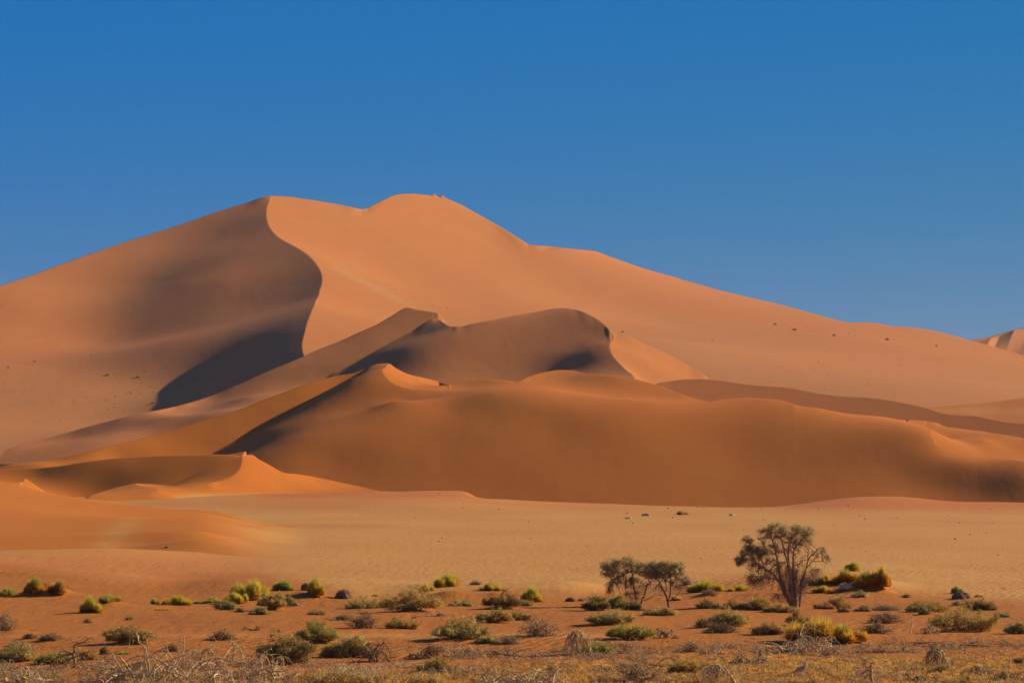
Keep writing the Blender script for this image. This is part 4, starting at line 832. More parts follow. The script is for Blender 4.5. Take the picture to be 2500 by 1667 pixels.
def build_trees():
    tree(1941, 1482, [
        ([(1938,1484,0),(1926,1462,.05),(1914,1437,.1),(1906,1405,.2),(1903,1378,.3),(1896,1340,.3),(1888,1318,.2),(1884,1292,.2)], .155, .022),
        ([(1912,1432,.1),(1899,1415,-.1),(1884,1396,-.3),(1865,1384,-.5),(1845,1370,-.6),(1826,1352,-.7),(1808,1362,-.8)], .10, .02),
        ([(1865,1384,-.5),(1850,1352,-.6),(1832,1338,-.5),(1826,1318,-.5)], .05, .015),
        ([(1940,1484,-.05),(1934,1455,-.1),(1932,1430,-.2),(1926,1395,-.3),(1920,1365,-.4),(1910,1335,-.5),(1905,1308,-.5),(1912,1288,-.5)], .12, .02),
        ([(1943,1484,.1),(1941,1450,.15),(1937,1418,.2),(1930,1385,.3),(1926,1345,.3),(1932,1318,.3),(1945,1300,.3),(1958,1290,.3)], .12, .02),
        ([(1937,1418,.2),(1936,1380,.0),(1938,1340,-.1),(1948,1325,-.1),(1962,1308,-.2),(1972,1296,-.2)], .08, .018),
        ([(1952,1478,.1),(1955,1450,.1),(1957,1432,.0),(1963,1405,-.1),(1968,1385,-.1),(1973,1362,-.1),(1973,1344,-.1)], .075, .035),
        ([(1973,1362,-.1),(1981,1352,-.2),(1992,1343,-.2),(2002,1333,-.3),(2010,1336,-.3)], .04, .012),
        ([(1968,1385,-.1),(1980,1372,.1),(1993,1358,.2),(2008,1345,.3),(2018,1352,.3),(2025,1371,.3)], .04, .010),
        ([(1973,1362,0),(1990,1368,.1),(2008,1366,.2),(2022,1374,.2)], .03, .010),
        ([(1937,1418,.2),(1946,1390,.4),(1958,1370,.5),(1972,1364,.6),(1985,1372,.6)], .045, .012),
        ([(1957,1440,0),(1975,1412,.1),(1985,1392,.2),(1996,1388,.2)], .035, .012),
        ([(1916,1440,.1),(1904,1450,0),(1895,1448,-.1),(1884,1460,-.1)], .03, .010),
        ([(1956,1448,.1),(1968,1444,.1),(1980,1442,.1),(1992,1444,.1)], .025, .010),
        ([(1899,1415,-.1),(1884,1408,0),(1868,1408,.1),(1852,1412,.1),(1838,1420,.1)], .045, .012)],
        [(1868,1300,17,15,.2,60,.85,G1),(1893,1288,20,12,.1,80,.9,G3),(1880,1318,22,16,-.1,70,.7,G1),(1905,1300,14,14,-.3,50,.8,G1),(1925,1298,22,14,.2,80,.85,G3),(1948,1292,20,13,.2,80,.85,G3),(1970,1298,16,12,-.1,60,.9,G3),
         (1955,1318,24,16,.1,90,.75,G1),(1932,1322,18,14,.0,60,.65,G1),(1972,1322,10,14,0,30,.6,G1),(1905,1335,20,14,-.2,60,.5,G4),(1940,1345,18,12,.1,40,.4,G4),(1888,1345,18,14,.1,50,.5,G2),
         (1824,1322,13,14,-.5,60,.95,G2),(1840,1342,22,14,-.5,100,.95,G2),(1818,1345,14,10,-.6,50,.95,G2),(1804,1366,11,11,-.8,60,.95,G2),(1828,1368,22,12,-.5,90,.85,G2),(1856,1346,18,14,-.4,80,.85,G2),(1868,1366,20,12,-.3,60,.6,G4),(1848,1385,22,10,-.3,50,.45,G4),(1800,1372,6,6,-.8,20,.9,G2),(1915,1368,20,18,.2,45,.30,G4),(1945,1372,18,18,-.2,40,.25,G4),(1898,1378,18,14,.1,35,.35,G4),(1930,1405,18,18,.1,35,.2,G4),(1985,1350,16,12,-.1,16,.12,G4),(2008,1350,12,12,.2,12,.08,G4)],
        [(1845,1395,26,34,-.2,40),(1870,1402,24,36,0,45),(1895,1385,18,40,.1,35),(1918,1400,16,60,.1,60),(1938,1405,14,60,.2,70),(1950,1395,14,50,.2,40),(1925,1440,14,40,0,50),(1945,1440,10,40,.1,40),(1975,1395,16,36,.2,30),(1995,1392,14,26,.2,18),(2018,1360,8,20,.3,16),(2005,1345,10,18,-.2,14),(1893,1452,10,20,-.1,22),(1832,1405,10,30,0,25),(1850,1418,14,26,.1,22),(1960,1420,10,40,0,30)],
        'tall multi-stemmed thorn tree with bare right limb and dark left foliage', 11)
    tree(1562, 1478, [
        ([(1562,1480,0),(1567,1462,0),(1574,1452,.1),(1580,1430,.2),(1590,1418,.2),(1600,1402,.3),(1610,1392,.3)], .085, .02),
        ([(1553,1474,-.2),(1552,1455,-.2),(1549,1438,-.2),(1546,1425,-.2),(1542,1412,-.1),(1543,1392,-.1),(1538,1372,-.1)], .075, .018),
        ([(1542,1412,-.1),(1548,1396,0),(1560,1384,.1),(1568,1374,.1)], .04, .014),
        ([(1543,1394,-.1),(1530,1396,-.3),(1514,1404,-.4),(1502,1398,-.5),(1490,1388,-.5),(1478,1392,-.6)], .045, .014),
        ([(1514,1404,-.4),(1500,1412,-.4),(1490,1424,-.3),(1482,1440,-.3)], .03, .010),
        ([(1558,1476,.2),(1546,1462,.3),(1536,1450,.3),(1528,1440,.4),(1530,1424,.4)], .04, .014),
        ([(1566,1464,0),(1580,1460,0),(1592,1454,-.1),(1606,1449,-.1),(1622,1450,-.1)], .028, .012)],
        [(1490,1380,22,16,-.4,110,.85,G1),(1478,1392,14,14,-.5,50,.8,G2),(1512,1376,20,13,-.3,80,.75,G1),(1534,1368,14,12,-.1,60,.7,G3),(1552,1378,20,12,.1,70,.6,G1),(1500,1400,24,12,-.3,70,.6,G2),(1535,1392,22,12,-.1,60,.5,G4),(1568,1388,20,14,.2,80,.75,G2),(1578,1400,16,14,.3,60,.65,G2),
         (1528,1416,26,12,.2,100,.85,G3),(1552,1422,20,14,.2,80,.7,G1),(1540,1438,22,12,.2,60,.55,G3),(1590,1395,14,12,.3,50,.7,G2)],
        [(1500,1415,16,30,-.4,35),(1488,1428,10,26,-.3,30),(1545,1445,20,24,.1,30),(1585,1425,14,24,.2,20)],
        'spreading multi-stemmed thorn tree standing left of the forked tree', 12, (0.28, 0.175, 0.095))
    tree(1633, 1483, [
        ([(1633,1486,0),(1631,1470,0),(1629,1461,0),(1622,1445,-.1),(1614,1432,-.1),(1608,1418,-.2),(1602,1406,-.2)], .095, .02),
        ([(1631,1466,0),(1636,1448,.1),(1637,1430,.1),(1636,1412,.1),(1634,1398,.1),(1640,1386,.1)], .06, .018),
        ([(1622,1445,-.1),(1626,1430,-.3),(1624,1416,-.3),(1616,1400,-.4)], .04, .014),
        ([(1637,1430,.1),(1646,1416,.3),(1656,1400,.4),(1662,1386,.4)], .035, .012),
        ([(1632,1466,0),(1642,1460,.1),(1651,1452,.1),(1660,1438,.2),(1670,1426,.2),(1684,1423,.2)], .04, .012),
        ([(1660,1438,.2),(1650,1432,.1),(1644,1424,0)], .02, .010)],
        [(1585,1384,20,13,-.2,90,.85,G1),(1608,1380,20,12,-.2,100,.9,G1),(1632,1378,18,11,0,90,.9,G3),(1655,1380,16,10,.2,70,.85,G3),(1600,1398,24,13,-.2,100,.8,G2),(1622,1396,18,12,0,80,.7,G1),(1648,1396,18,12,.2,60,.55,G1),(1668,1406,14,12,.3,40,.45,G4),(1680,1416,12,10,.2,30,.35,G4),(1610,1412,20,10,-.1,50,.5,G4),(1640,1412,14,10,.1,30,.3,G4)],
        [(1672,1418,14,18,.2,22),(1650,1420,14,20,.1,20),(1608,1424,12,20,-.1,16)],
        'smaller thorn tree with forked trunk and flat-topped crown', 13, (0.28, 0.165, 0.09))
# ---------------------------------------------------------------- bird
def bird():
    x, y, z = hit(1962, 1651); m = y/F
    P_ = lambda u, v, dy=0.0: ((u-1940)*m, dy, (1651-v)*m)
    V = [P_(1945,1636), P_(1939,1639), P_(1932,1642), P_(1951,1633), P_(1957,1632), P_(1963,1630), P_(1966,1623), P_(1967.5,1617), P_(1968,1612), P_(1968.2,1609), P_(1971,1608.5), P_(1975,1609.5),
         P_(1956,1638,-0.05), P_(1957,1644,-0.06), P_(1956,1650,-0.06), P_(1959,1651,-0.06), P_(1961,1638,0.05), P_(1964,1644,0.06), P_(1962,1650,0.06), P_(1965,1651,0.06)]
    R = [0.09, 0.05, 0.02, 0.125, 0.135, 0.105, 0.055, 0.038, 0.034, 0.042, 0.020, 0.007, 0.03, 0.013, 0.011, 0.009, 0.03, 0.013, 0.011, 0.009]
    E = [(0,1),(1,2),(0,3),(3,4),(4,5),(5,6),(6,7),(7,8),(8,9),(9,10),(10,11),(4,12),(12,13),(13,14),(14,15),(5,16),(16,17),(17,18),(18,19)]
    me = bpy.data.meshes.new('bird'); me.from_pydata(V, E, []); o = bpy.data.objects.new('bird', me); SC.collection.objects.link(o)
    o.location = (uu(1940)*y, y, z)
    sk = o.modifiers.new('skin', 'SKIN'); sk.use_smooth_shade = True
    for i, r in enumerate(R): me.skin_vertices[0].data[i].radius = (r, r)
    me.skin_vertices[0].data[4].use_root = True
    ss = o.modifiers.new('sub', 'SUBSURF'); ss.levels = 2; ss.render_levels = 2
    mt = bpy.data.materials.new('plumage'); mt.use_nodes = True; n = mt.node_tree; b = n.nodes['Principled BSDF']; b.inputs['Roughness'].default_value = 0.8
    tc = n.nodes.new('ShaderNodeTexCoord'); sx = n.nodes.new('ShaderNodeSeparateXYZ'); n.links.new(tc.outputs['Object'], sx.inputs[0])
    r1 = n.nodes.new('ShaderNodeValToRGB'); mr = n.nodes.new('ShaderNodeMapRange'); mr.inputs['From Min'].default_value = 0; mr.inputs['From Max'].default_value = 0.80
    n.links.new(sx.outputs['Z'], mr.inputs['Value']); nz = n.nodes.new('ShaderNodeTexNoise'); nz.inputs['Scale'].default_value = 30
    n.links.new(tc.outputs['Object'], nz.inputs['Vector'])
    cr = r1.color_ramp; cr.elements[0].position = 0.0; cr.elements[0].color = (0.55, 0.38, 0.18, 1); cr.elements[1].position = 1.0; cr.elements[1].color = (0.36, 0.26, 0.18, 1)
    for p, c in [(0.22, (0.72, 0.55, 0.35, 1)), (0.38, (0.60, 0.37, 0.15, 1)), (0.56, (0.50, 0.34, 0.22, 1)), (0.75, (0.85, 0.66, 0.48, 1)), (0.92, (0.85, 0.70, 0.55, 1))]:
        e = cr.elements.new(p); e.color = c
    n.links.new(mr.outputs[0], r1.inputs['Fac'])
    mx = n.nodes.new('ShaderNodeMix'); mx.data_type = 'RGBA'; mx.blend_type = 'MULTIPLY'; mx.inputs['Factor'].default_value = 0.15
    n.links.new(r1.outputs[0], mx.inputs['A']); n.links.new(nz.outputs['Fac'], mx.inputs['B']); n.links.new(mx.outputs['Result'], b.inputs['Base Color'])
    me.materials.append(mt)
    tag(o, 'long-necked brown and white bustard walking in the golden grass', 'bird')
# ---------------------------------------------------------------- uncountable ground cover
def fast_z(x, y): return height(x/y, y)[0]
def scatter_stuff():
    rng = np.random.RandomState(5)
    def region(n, dens):
        out = []
        while sum(len(o) for o in out) < n:
            u = rng.uniform(-80, 2580, 60000); Y = rng.uniform(112, 205, 60000)**1.0
            s = uu(u); z = fast_z(s*Y, Y); v = V0-(z-H)/Y*F
            p = dens(u, v, s*Y, Y); k = rng.rand(len(u)) < p
            out.append(np.c_[s[k]*Y[k], Y[k], z[k]])
        return np.concatenate(out)[:n]
    # low golden herbs of the nearest strip
    def d1(u, v, x, Y):
        g = gnoise(x, Y, 5, 71, 3)
        edge = np.interp(u, [0, 300, 700, 1100, 1300, 1500, 1700, 1900, 2100, 2500], [1672, 1652, 1655, 1630, 1616, 1610, 1602, 1598, 1604, 1606])
        g2 = gnoise(x, Y*0.7, 2.6, 78, 2)
        return np.clip(sstep(-10, 26, v-edge+20*g)*(0.6+0.6*g)+0.10*sstep(0.55, 0.8, g2)*sstep(1470, 1500, v), 0, 1)*0.6
    c = region(9500, d1); n = len(c); nb = 26
    V = []; 
    sz = 0.10+0.13*rng.rand(n)**1.5
    a = rng.randn(n, nb, 3); a[..., 2] = np.abs(a[..., 2])+0.25; a /= np.linalg.norm(a, axis=-1)[..., None]
    st = c[:, None]+rng.randn(n, nb, 3)*np.array([0.05, 0.05, 0.0]); tip = st+a*sz[:, None, None]*(0.5+0.8*rng.rand(n, nb, 1))
    w = rng.randn(n, nb, 3); w[..., 2] *= 0.3; w /= np.linalg.norm(w, axis=-1)[..., None]; mid = st+(tip-st)*0.55
    V = np.stack([mid-w*0.013, mid+w*0.013, tip, st], 2).reshape(-1, 3); i = np.arange(n*nb)[:, None]*4
    Fc = np.concatenate([i+np.array([[0, 1, 2]]), i+np.array([[0, 3, 1]])])
    base = np.array([[0.68, 0.37, 0.07], [0.58, 0.28, 0.05], [0.48, 0.33, 0.08], [0.74, 0.47, 0.15]])[rng.choice(4, n, p=[.4, .25, .2, .15])]
    col = np.repeat(np.repeat(base*(1+0.15*rng.randn(n, 1)), nb, axis=0)*(1+0.12*rng.randn(n*nb, 1)), 4, axis=0)
    o = raw('dry_grass', V, Fc, col, M_BLADE); o['kind'] = 'stuff'; tag(o, 'golden dry herbs and grass covering the nearest ground', 'dry grass')
    # twig litter
    def d2(u, v, x, Y):
        g = gnoise(x, Y, 6, 72, 3)
        return np.clip(sstep(1535, 1610, v)*(0.3+0.8*g), 0, 1)*0.7
    c = region(3600, d2); paths = []
    for q in c:
        L = rng.uniform(0.08, 0.55); th = rng.uniform(-0.6, 0.6)+(np.pi if rng.rand() < 0.5 else 0)
        b = q+np.array([np.cos(th)*L, np.sin(th)*L, rng.uniform(0, 0.16)]); p = curve3(q+np.array([0, 0, 0.012]), b, 5, rng, 0.16, 0.12)
        p[:, 2] = np.maximum(p[:, 2], q[2]+0.008); paths.append((p, np.linspace(0.014, 0.006, 5)*rng.uniform(0.6, 1.5)))
    sv, sq = tubes(paths, 3); k = len(paths); cc = np.array([WOOD['pale'], WOOD['grey'], WOOD['brown'], WOOD['dark']])[rng.choice(4, k, p=[.35, .25, .25, .15])]
    o = raw('twig_litter', sv, sq, np.repeat(cc, 15, axis=0), M_WOOD); o['kind'] = 'stuff'; tag(o, 'scattered broken twigs lying over the red sand', 'twigs')
    # low mats of tangled dead brush
    def d4(u, v, x, Y):
        g = gnoise(x, Y, 4, 75, 3); b1 = np.exp(-((v-1580)/10)**2)*sstep(1400, 1500, u)+np.exp(-((v-1600)/9)**2)*sstep(950, 1100, u)*(1-sstep(1500, 1700, u))+np.exp(-((v-1650)/22)**2)*(0.5+0.5*(u < 900))
        g2 = gnoise(x, Y*0.7, 2.2, 79, 2)
        return np.clip(b1*(0.1+1.5*g)+0.12*sstep(0.5, 0.8, g2)*sstep(1480, 1510, v), 0, 1)
    c = region(1000, d4); paths = []
    for q in c:
        hh = rng.uniform(0.08, 0.38)
        for e in range(9):
            a = q+np.array([rng.randn()*0.22, rng.randn()*0.2, 0.01]); th = rng.uniform(0, 6.28); L = rng.uniform(0.15, 0.5)
            p = curve3(a, a+np.array([np.cos(th)*L, np.sin(th)*L*0.7, rng.uniform(-0.02, 1)*hh]), 6, rng, 0.2, rng.uniform(0, 0.35)); p[:, 2] = np.maximum(p[:, 2], q[2]+0.005)
            paths.append((p, np.linspace(0.013, 0.005, 6)*rng.uniform(0.6, 1.4)))
    sv, sq = tubes(paths, 3); cc = np.repeat(np.array([WOOD['pale'], WOOD['grey'], WOOD['tan'], WOOD['brown']])[rng.choice(4, len(c), p=[.35, .25, .2, .2])], 9*18, axis=0)
    o = raw('dead_brush', sv, sq, cc, M_WOOD); o['kind'] = 'stuff'; tag(o, 'low mats of tangled dead twigs between the shrubs', 'dead brush')
    # pale stones and crust flakes
    def d3(u, v, x, Y):
        g = gnoise(x, Y*0.6, 5, 73, 3)
        e = np.interp(u, [0, 200, 500, 900, 1200, 1500, 1700, 2100, 2350, 2500], [1655, 1660, 1640, 1630, 1605, 1603, 1612, 1608, 1597, 1600])
        return np.exp(-((v-e)/11)**2)*np.clip(0.2+1.2*g, 0, 1)
    c = region(1500, d3); n = len(c)
    oc = np.array([(1, 0, 0), (0, 1, 0), (-1, 0, 0), (0, -1, 0), (0, 0, 1)], float)
    r = 0.015+0.045*rng.rand(n)**3; sh = np.stack([r*rng.uniform(.7, 1.6, n), r*rng.uniform(.7, 1.4, n), r*rng.uniform(.35, .8, n)], 1)
    V = (c[:, None]+oc[None]*sh[:, None]*(1+0.25*rng.randn(n, 5, 1))).reshape(-1, 3); i = np.arange(n)[:, None]*5
    Fc = np.concatenate([i+np.array([[0, 1, 4]]), i+np.array([[1, 2, 4]]), i+np.array([[2, 3, 4]]), i+np.array([[3, 0, 4]])])
    col = np.repeat(np.array([[0.72, 0.50, 0.30]])*(1+0.15*rng.randn(n, 1)), 5, axis=0)
    o = raw('stone_chips', V, Fc, col, M_STONE); o['kind'] = 'stuff'; tag(o, 'pale salt crust flakes and stone chips on the red sand', 'stones')
    # tiny tufts all over the pale plain
    n = 350; u = rng.uniform(-50, 2550, n*6); Y = np.exp(rng.uniform(np.log(300), np.log(880), n*6)); s = uu(u)
    z, own = height(s, Y); v = V0-(z-H)/Y*F; k = (own == 0) & (gnoise(s*Y, Y*0.4, 80, 74) > -0.3) & (v < 1400) & ((u > 700) | (v < 1300)); k &= np.cumsum(k) <= n
    c = np.c_[s[k]*Y[k], Y[k], z[k]]; n = len(c); nb = 12
    sz = (0.07+0.28*rng.rand(n)**6)*(c[:, 1]/500)
    a = rng.randn(n, nb, 3); a[..., 2] = np.abs(a[..., 2])*0.7+0.15; a /= np.linalg.norm(a, axis=-1)[..., None]
    tip = c[:, None]+a*sz[:, None, None]; w = rng.randn(n, nb, 3)*np.array([1, .3, .3]); w /= np.linalg.norm(w, axis=-1)[..., None]; w *= sz[:, None, None]*0.22
    V = np.stack([c[:, None]-w, c[:, None]+w, tip], 2).reshape(-1, 3)
    base = np.array([[0.36, 0.20, 0.075], [0.48, 0.27, 0.09], [0.26, 0.14, 0.05]])[rng.choice(3, n)]
    o = raw('plain_tufts', V, np.arange(len(V)).reshape(-1, 3), np.repeat(base, nb*3, axis=0), M_LEAF); o['kind'] = 'stuff'; tag(o, 'tiny dry tufts dotted over the pale plain', 'tufts')
    # tufts on the slopes of the great dune
    pts = []
    def blob(n, cu, cv, su, sv_, tilt=0):
        for _ in range(n):
            du = rng.randn()*su; pts.append((cu+du, cv+rng.randn()*sv_+tilt*du))
    blob(26, 240, 900, 110, 22); blob(30, 370, 925, 45, 22); blob(22, 120, 960, 90, 40); blob(26, 330, 985, 60, 22); blob(14, 60, 880, 50, 30)
    blob(26, 1010, 725, 70, 5, 0.42); blob(40, 1970, 803, 75, 5, 0.12); blob(30, 2330, 855, 90, 8, 0.16); blob(60, 2000, 890, 230, 50); blob(16, 420, 790, 90, 40); blob(8, 1390, 800, 60, 14, .3)
    V = []; col = []; 
    for (u, v) in pts:
        if not (-40 < u < 2540): continue
        Yv = np.arange(1300, 2900, 3.0); s = np.full_like(Yv, uu(u)); zz, own = height(s, Yv); vv = V0-(zz-H)/Yv*F
        k = np.argmax(vv <= v); 
        if k == 0 or own[k] != 9: continue
        x, y, z_ = uu(u)*Yv[k], Yv[k], zz[k]; r = rng.uniform(0.35, 0.85)
        for q in range(14):
            a = rng.randn(3); a[2] = abs(a[2])*0.7; a /= np.linalg.norm(a); p = np.array([x, y, z_-0.1]); w = rng.randn(3)*0.30*r; w[2] *= 0.3
            V += [p-w, p+w, p+a*r]
            col += [np.array([0.52, 0.30, 0.13] if q % 2 else [0.34, 0.20, 0.10])]*3
    V = np.array(V); o = raw('slope_tufts', V, np.arange(len(V)).reshape(-1, 3), np.array(col), M_LEAF); o['kind'] = 'stuff'; tag(o, 'small tufts and pebbles strewn on the great dune slopes', 'tufts')
# ---------------------------------------------------------------- far bushes on the great dune, one by one
def farbush(u, v, w, h, label, seed, tone=(0.15, 0.12, 0.08)):
    rng = np.random.RandomState(seed)
    Yv = np.arange(1300, 3600, 2.0); s = np.full_like(Yv, uu(u)); zz, own = height(s, Yv); vv = V0-(zz-H)/Yv*F
    ok = (vv <= v) & (own >= 9); k = int(np.argmax(ok)); x, y, z = uu(u)*Yv[k], Yv[k], zz[k]; px = y/F; R = w*px/2; Hh = h*px
    n = 420; d = rng.randn(n, 3); d[:, 2] = np.abs(d[:, 2]); d /= np.linalg.norm(d, axis=1)[:, None]
    lob = 1+0.25*np.sin(4*np.arctan2(d[:, 1], d[:, 0])+seed); c = d*np.array([R*0.85, R*0.7, Hh*0.8])*lob[:, None]*(0.5+0.5*rng.rand(n, 1))
    V, Fc = leaves(c, 0.22*(R+Hh)*0.5+0.1, rng)
    o = raw('far_bush', V, Fc, np.repeat(np.array(tone)*(1+0.2*rng.randn(n, 1)), 3, axis=0), M_LEAF); o.location = (x, y, z-0.1)
    tag(o, label, 'bush', 'scattered bushes high on the great dune'); return o
MD = [(115,1452,120,46),(262,1478,110,18),(745,1460,130,24),(560,1474,90,10),(1105,1462,170,30),(1215,1462,90,20),(2112,1440,90,40),(2080,1444,80,18),(2140,1444,70,22),(1880,1458,180,18),(1720,1458,90,14),(1225,1484,80,10),(1008,1492,110,14),(664,1490,80,14),(2345,1540,150,22),
      (1126,1558,110,12),(780,1572,84,16),(2262,1500,84,10),(1780,1527,80,14),(1500,1522,100,10),(2040,1572,130,16),(40,1545,90,12),(318,1568,100,8),(700,1618,110,8),(2350,1462,60,8),(1470,1490,90,8),(1600,1462,120,8)]
ml = []
for (u, v, w, h) in MD:
    x, y, z = hit(u, v); px = y/F; ml.append((x, y, h*px*0.7, w*px*0.45, max(w*px*0.45, 1.5)))
MOUNDS.extend(ml)
build_terrain(Q)
if OBJ:
    TS = [ # u v w h tone label
     (18,1453,56,26,'green','pale green tussock cut by the left edge'),(82,1447,52,46,'two','green-topped yellow tussock left of the golden domed one'),(143,1450,54,44,'gold','golden brown domed tussock on the dark-shadowed mound'),
     (224,1494,58,50,'lime','ragged yellow-green tussock with long shadow, right of the mound'),(262,1466,62,20,'green','low green tussock on crest behind the ragged yellow-green one'),(0,1398,22,8,'lime','tiny tussock at the left edge behind the others'),
     (378,1474,26,18,'green','small round green tussock, first of the row left of the big dome'),(436,1475,66,30,'lime','wide yellow-green tussock with darker back, second in its row'),(390,1489,42,8,'yellow','flat bright yellow creeping tussock on open sand'),
     (611,1464,88,60,'lime','largest domed yellow-green tussock, left half of the plain edge'),(574,1469,58,31,'lime','smaller tussock in front of the largest yellow-green dome'),(520,1471,48,20,'green','low dark green tussock left of the largest dome'),(484,1473,28,12,'green','tiny green tussock next to the low dark green one'),
     (700,1440,64,32,'green','green tussock on the reddish mound right of the big dome'),(773,1451,44,52,'lime','steep yellow-green tussock at the right end of the reddish mound'),(921,1455,26,9,'lime','faint small tussock behind the olive hedge shrub'),
     (1038,1443,38,24,'lime','half-hidden tussock behind the round olive shrub'),(1091,1430,74,38,'lime','bright yellow-green dome on top of the orange mound'),(1198,1440,48,26,'lime','small bright tussock on the right shoulder of the orange mound'),
     (1298,1467,58,46,'lime','bright slanting tussock right of the orange mound above dark shrubs'),(1718,1444,86,36,'lime','broad green and yellow tussock between the two tree groups'),(1805,1441,64,20,'lime','long low tussock just left of the tall tree'),
     (1652,1464,40,16,'yellow','yellow tussock seen through the forked tree'),(2006,1446,46,22,'yellow','low yellow tussock right of the tall tree trunk'),(2020,1424,32,28,'yellow','yellow tussock touching the big overgrown mound on its left'),
     (2085,1394,40,30,'lime','tussock crowning the big overgrown mound'),(2068,1424,64,46,'two','dark-sided tussock on the left of the big overgrown mound'),(2104,1428,52,40,'two','bulging tussock in the middle of the big overgrown mound'),(2150,1430,46,58,'yellow','tall yellow tussock on the right end of the big overgrown mound'),(2122,1412,30,26,'straw','straw-coloured tussock high on the big overgrown mound'),
     (2335,1448,30,24,'green','green tuft growing out of a dark hummock at right'),(2390,1457,24,10,'yellow','small yellow tuft behind the large olive shrub'),(2005,1562,150,72,'yellow','wide yellow-green grass clump among dead branches'),(2066,1564,90,52,'two','trailing yellow grass at the right of the wide clump'),
     (1711,1236,20,6,'yellow','tiny tuft at the foot of the big brown dune'),(1665,1256,28,15,'straw','pale tuft casting a dark shadow on the far plain'),(407,1337,13,8,'green','lone green tuft on the left ridge'),(303,1597,46,12,'green','low green cushion left of the dead brush heap'),(503,1596,30,14,'green','bright green cushion above the arching dead tree')]
    for i, q in enumerate(TS): tussock(*q[:4], q[4], q[5], 100+i)
    SH = [
     (318,1566,112,48,'olive','olive shrub standing alone on bare sand, far left'),(38,1614,78,42,'greygreen','dense grey-green shrub at the left edge, front'),(140,1617,92,30,'green','green shrub behind the forked dead snag'),(212,1609,42,26,'ochre','yellowish shrub right of the forked dead snag'),
     (418,1589,24,22,'dark','dark green sprig above the dead brush heap'),(254,1597,12,20,'dark','thin dark sprig between snag and brush heap'),(316,1512,13,6,'green','tiny green sprig on open sand'),
     (552,1488,44,26,'greygreen','grey-green shrub in front of the largest tussock'),(586,1494,17,11,'greygreen','tiny shrub right of the one below the largest tussock'),(664,1484,54,42,'greygreen','round grey-green shrub with a bright orange sand tail'),(702,1476,26,26,'greygreen','small shrub just right of the round grey-green one'),(720,1478,16,12,'pale','pale sprig at the tip of the sand tail'),(634,1500,42,20,'greygreen','low shrub at the foot of the round grey-green one'),
     (775,1500,44,12,'olive','flat olive shrub on bare sand above the big dark shrub'),(700,1616,112,78,'dark','largest dark olive shrub, front left of centre'),(775,1562,84,44,'green','green shrub climbing the mound behind the largest dark one'),(812,1604,50,36,'green','green shrub touching the right of the largest dark one'),
     (900,1484,98,28,'greygreen','long hedge-like olive shrub left of the hollow round one'),(1008,1487,124,52,'olive','wide round olive shrub with a shaded hollow'),(1125,1478,54,14,'pale','low pale shrub on the slope of the orange mound'),(1225,1480,84,34,'dark','dark shrub in front of the bright slanting tussock'),(1272,1478,50,20,'olive','small olive shrub at the base of the slanting tussock'),
     (1205,1518,80,36,'olive','shrub with bleached twigs below the dark one'),(1272,1512,50,22,'olive','sprawling shrub right of the one with bleached twigs'),(983,1534,70,30,'olive','two-lobed olive shrub beside the brown leafless one'),(1126,1554,124,44,'greygreen','broad grey-green shrub with black shaded left end'),
     (868,1603,84,58,'greygreen','grey-green shrub tangled in dead branches'),(1190,1568,56,20,'greygreen','low grey-green shrub right of the broad one'),
     (1455,1488,54,40,'dark','very dark shrub left of the thorn trees'),(1505,1484,48,34,'green','green shrub between the very dark one and the trees'),(1545,1486,40,24,'olive','small shrub at the foot of the left thorn tree'),(1490,1519,112,32,'greygreen','trailing green shrub in the tree shadow'),(1538,1559,98,42,'green','thick green shrub with a long black shadow'),(1612,1501,78,22,'greygreen','low shrub directly below the forked tree'),
     (1455,1595,84,34,'green','green shrub right of the leaning dead tree'),(1728,1484,50,20,'olive','small shrub, first in the row left of the tall tree'),(1790,1486,56,22,'brown','greyish shrub, second in the row left of the tall tree'),(1850,1488,62,32,'olive','dark-topped shrub, third in the row left of the tall tree'),(1902,1494,76,22,'olive','shrub spreading at the foot of the tall tree'),
     (1778,1523,86,40,'greygreen','rounded shrub in front of the row left of the tall tree'),(1876,1547,72,32,'olive','isolated shrub right of the black dead tangle'),(1952,1526,54,36,'brown','brownish shrub behind the wide grass clump'),(1990,1425,38,22,'olive','olive shrub behind the tall tree, right side'),
     (2100,1457,38,15,'pale','low pale shrub in front of the big overgrown mound'),(2012,1486,44,18,'brown','thin greyish shrub right of the tall tree foot'),(2046,1484,48,28,'olive','dark shrub right of the thin greyish one'),(2060,1493,26,14,'olive','small shrub below the dark one right of the tall tree'),(2106,1492,32,16,'greygreen','small grey-green shrub left of the bleached twig row'),
     (2262,1492,88,28,'olive','spreading olive shrub on the right, mid distance'),(2258,1498,20,14,'green','bright green sprig in front of the spreading olive shrub'),(2340,1477,26,13,'greygreen','tiny shrub below the tufted hummock'),(2395,1489,64,36,'dark','upper dark shrub joined to the largest olive one'),(2350,1537,140,62,'olive','largest olive shrub on the right with shaded hollow'),(2445,1506,34,14,'pale','thin shrub between the largest olive one and the edge'),(2480,1546,46,34,'greygreen','green shrub at the right edge'),(2212,1458,14,9,'green','tiny shrub on the plain border, right'),
     (1070,1640,92,34,'ochre','golden cushion shrub at the front, centre'),(1672,1642,68,38,'ochre','golden bushy shrub left of the bleached dead heap'),(775,1527,26,10,'brown','tiny brown shrub above the green climbing one'),(1162,1427,22,10,'brown','wispy brown shrub on top of the orange mound'),(2490,1618,24,18,'olive','olive shrub low at the right edge')]
    for i, q in enumerate(SH): shrub(*q[:4], q[4], q[5], 300+i)
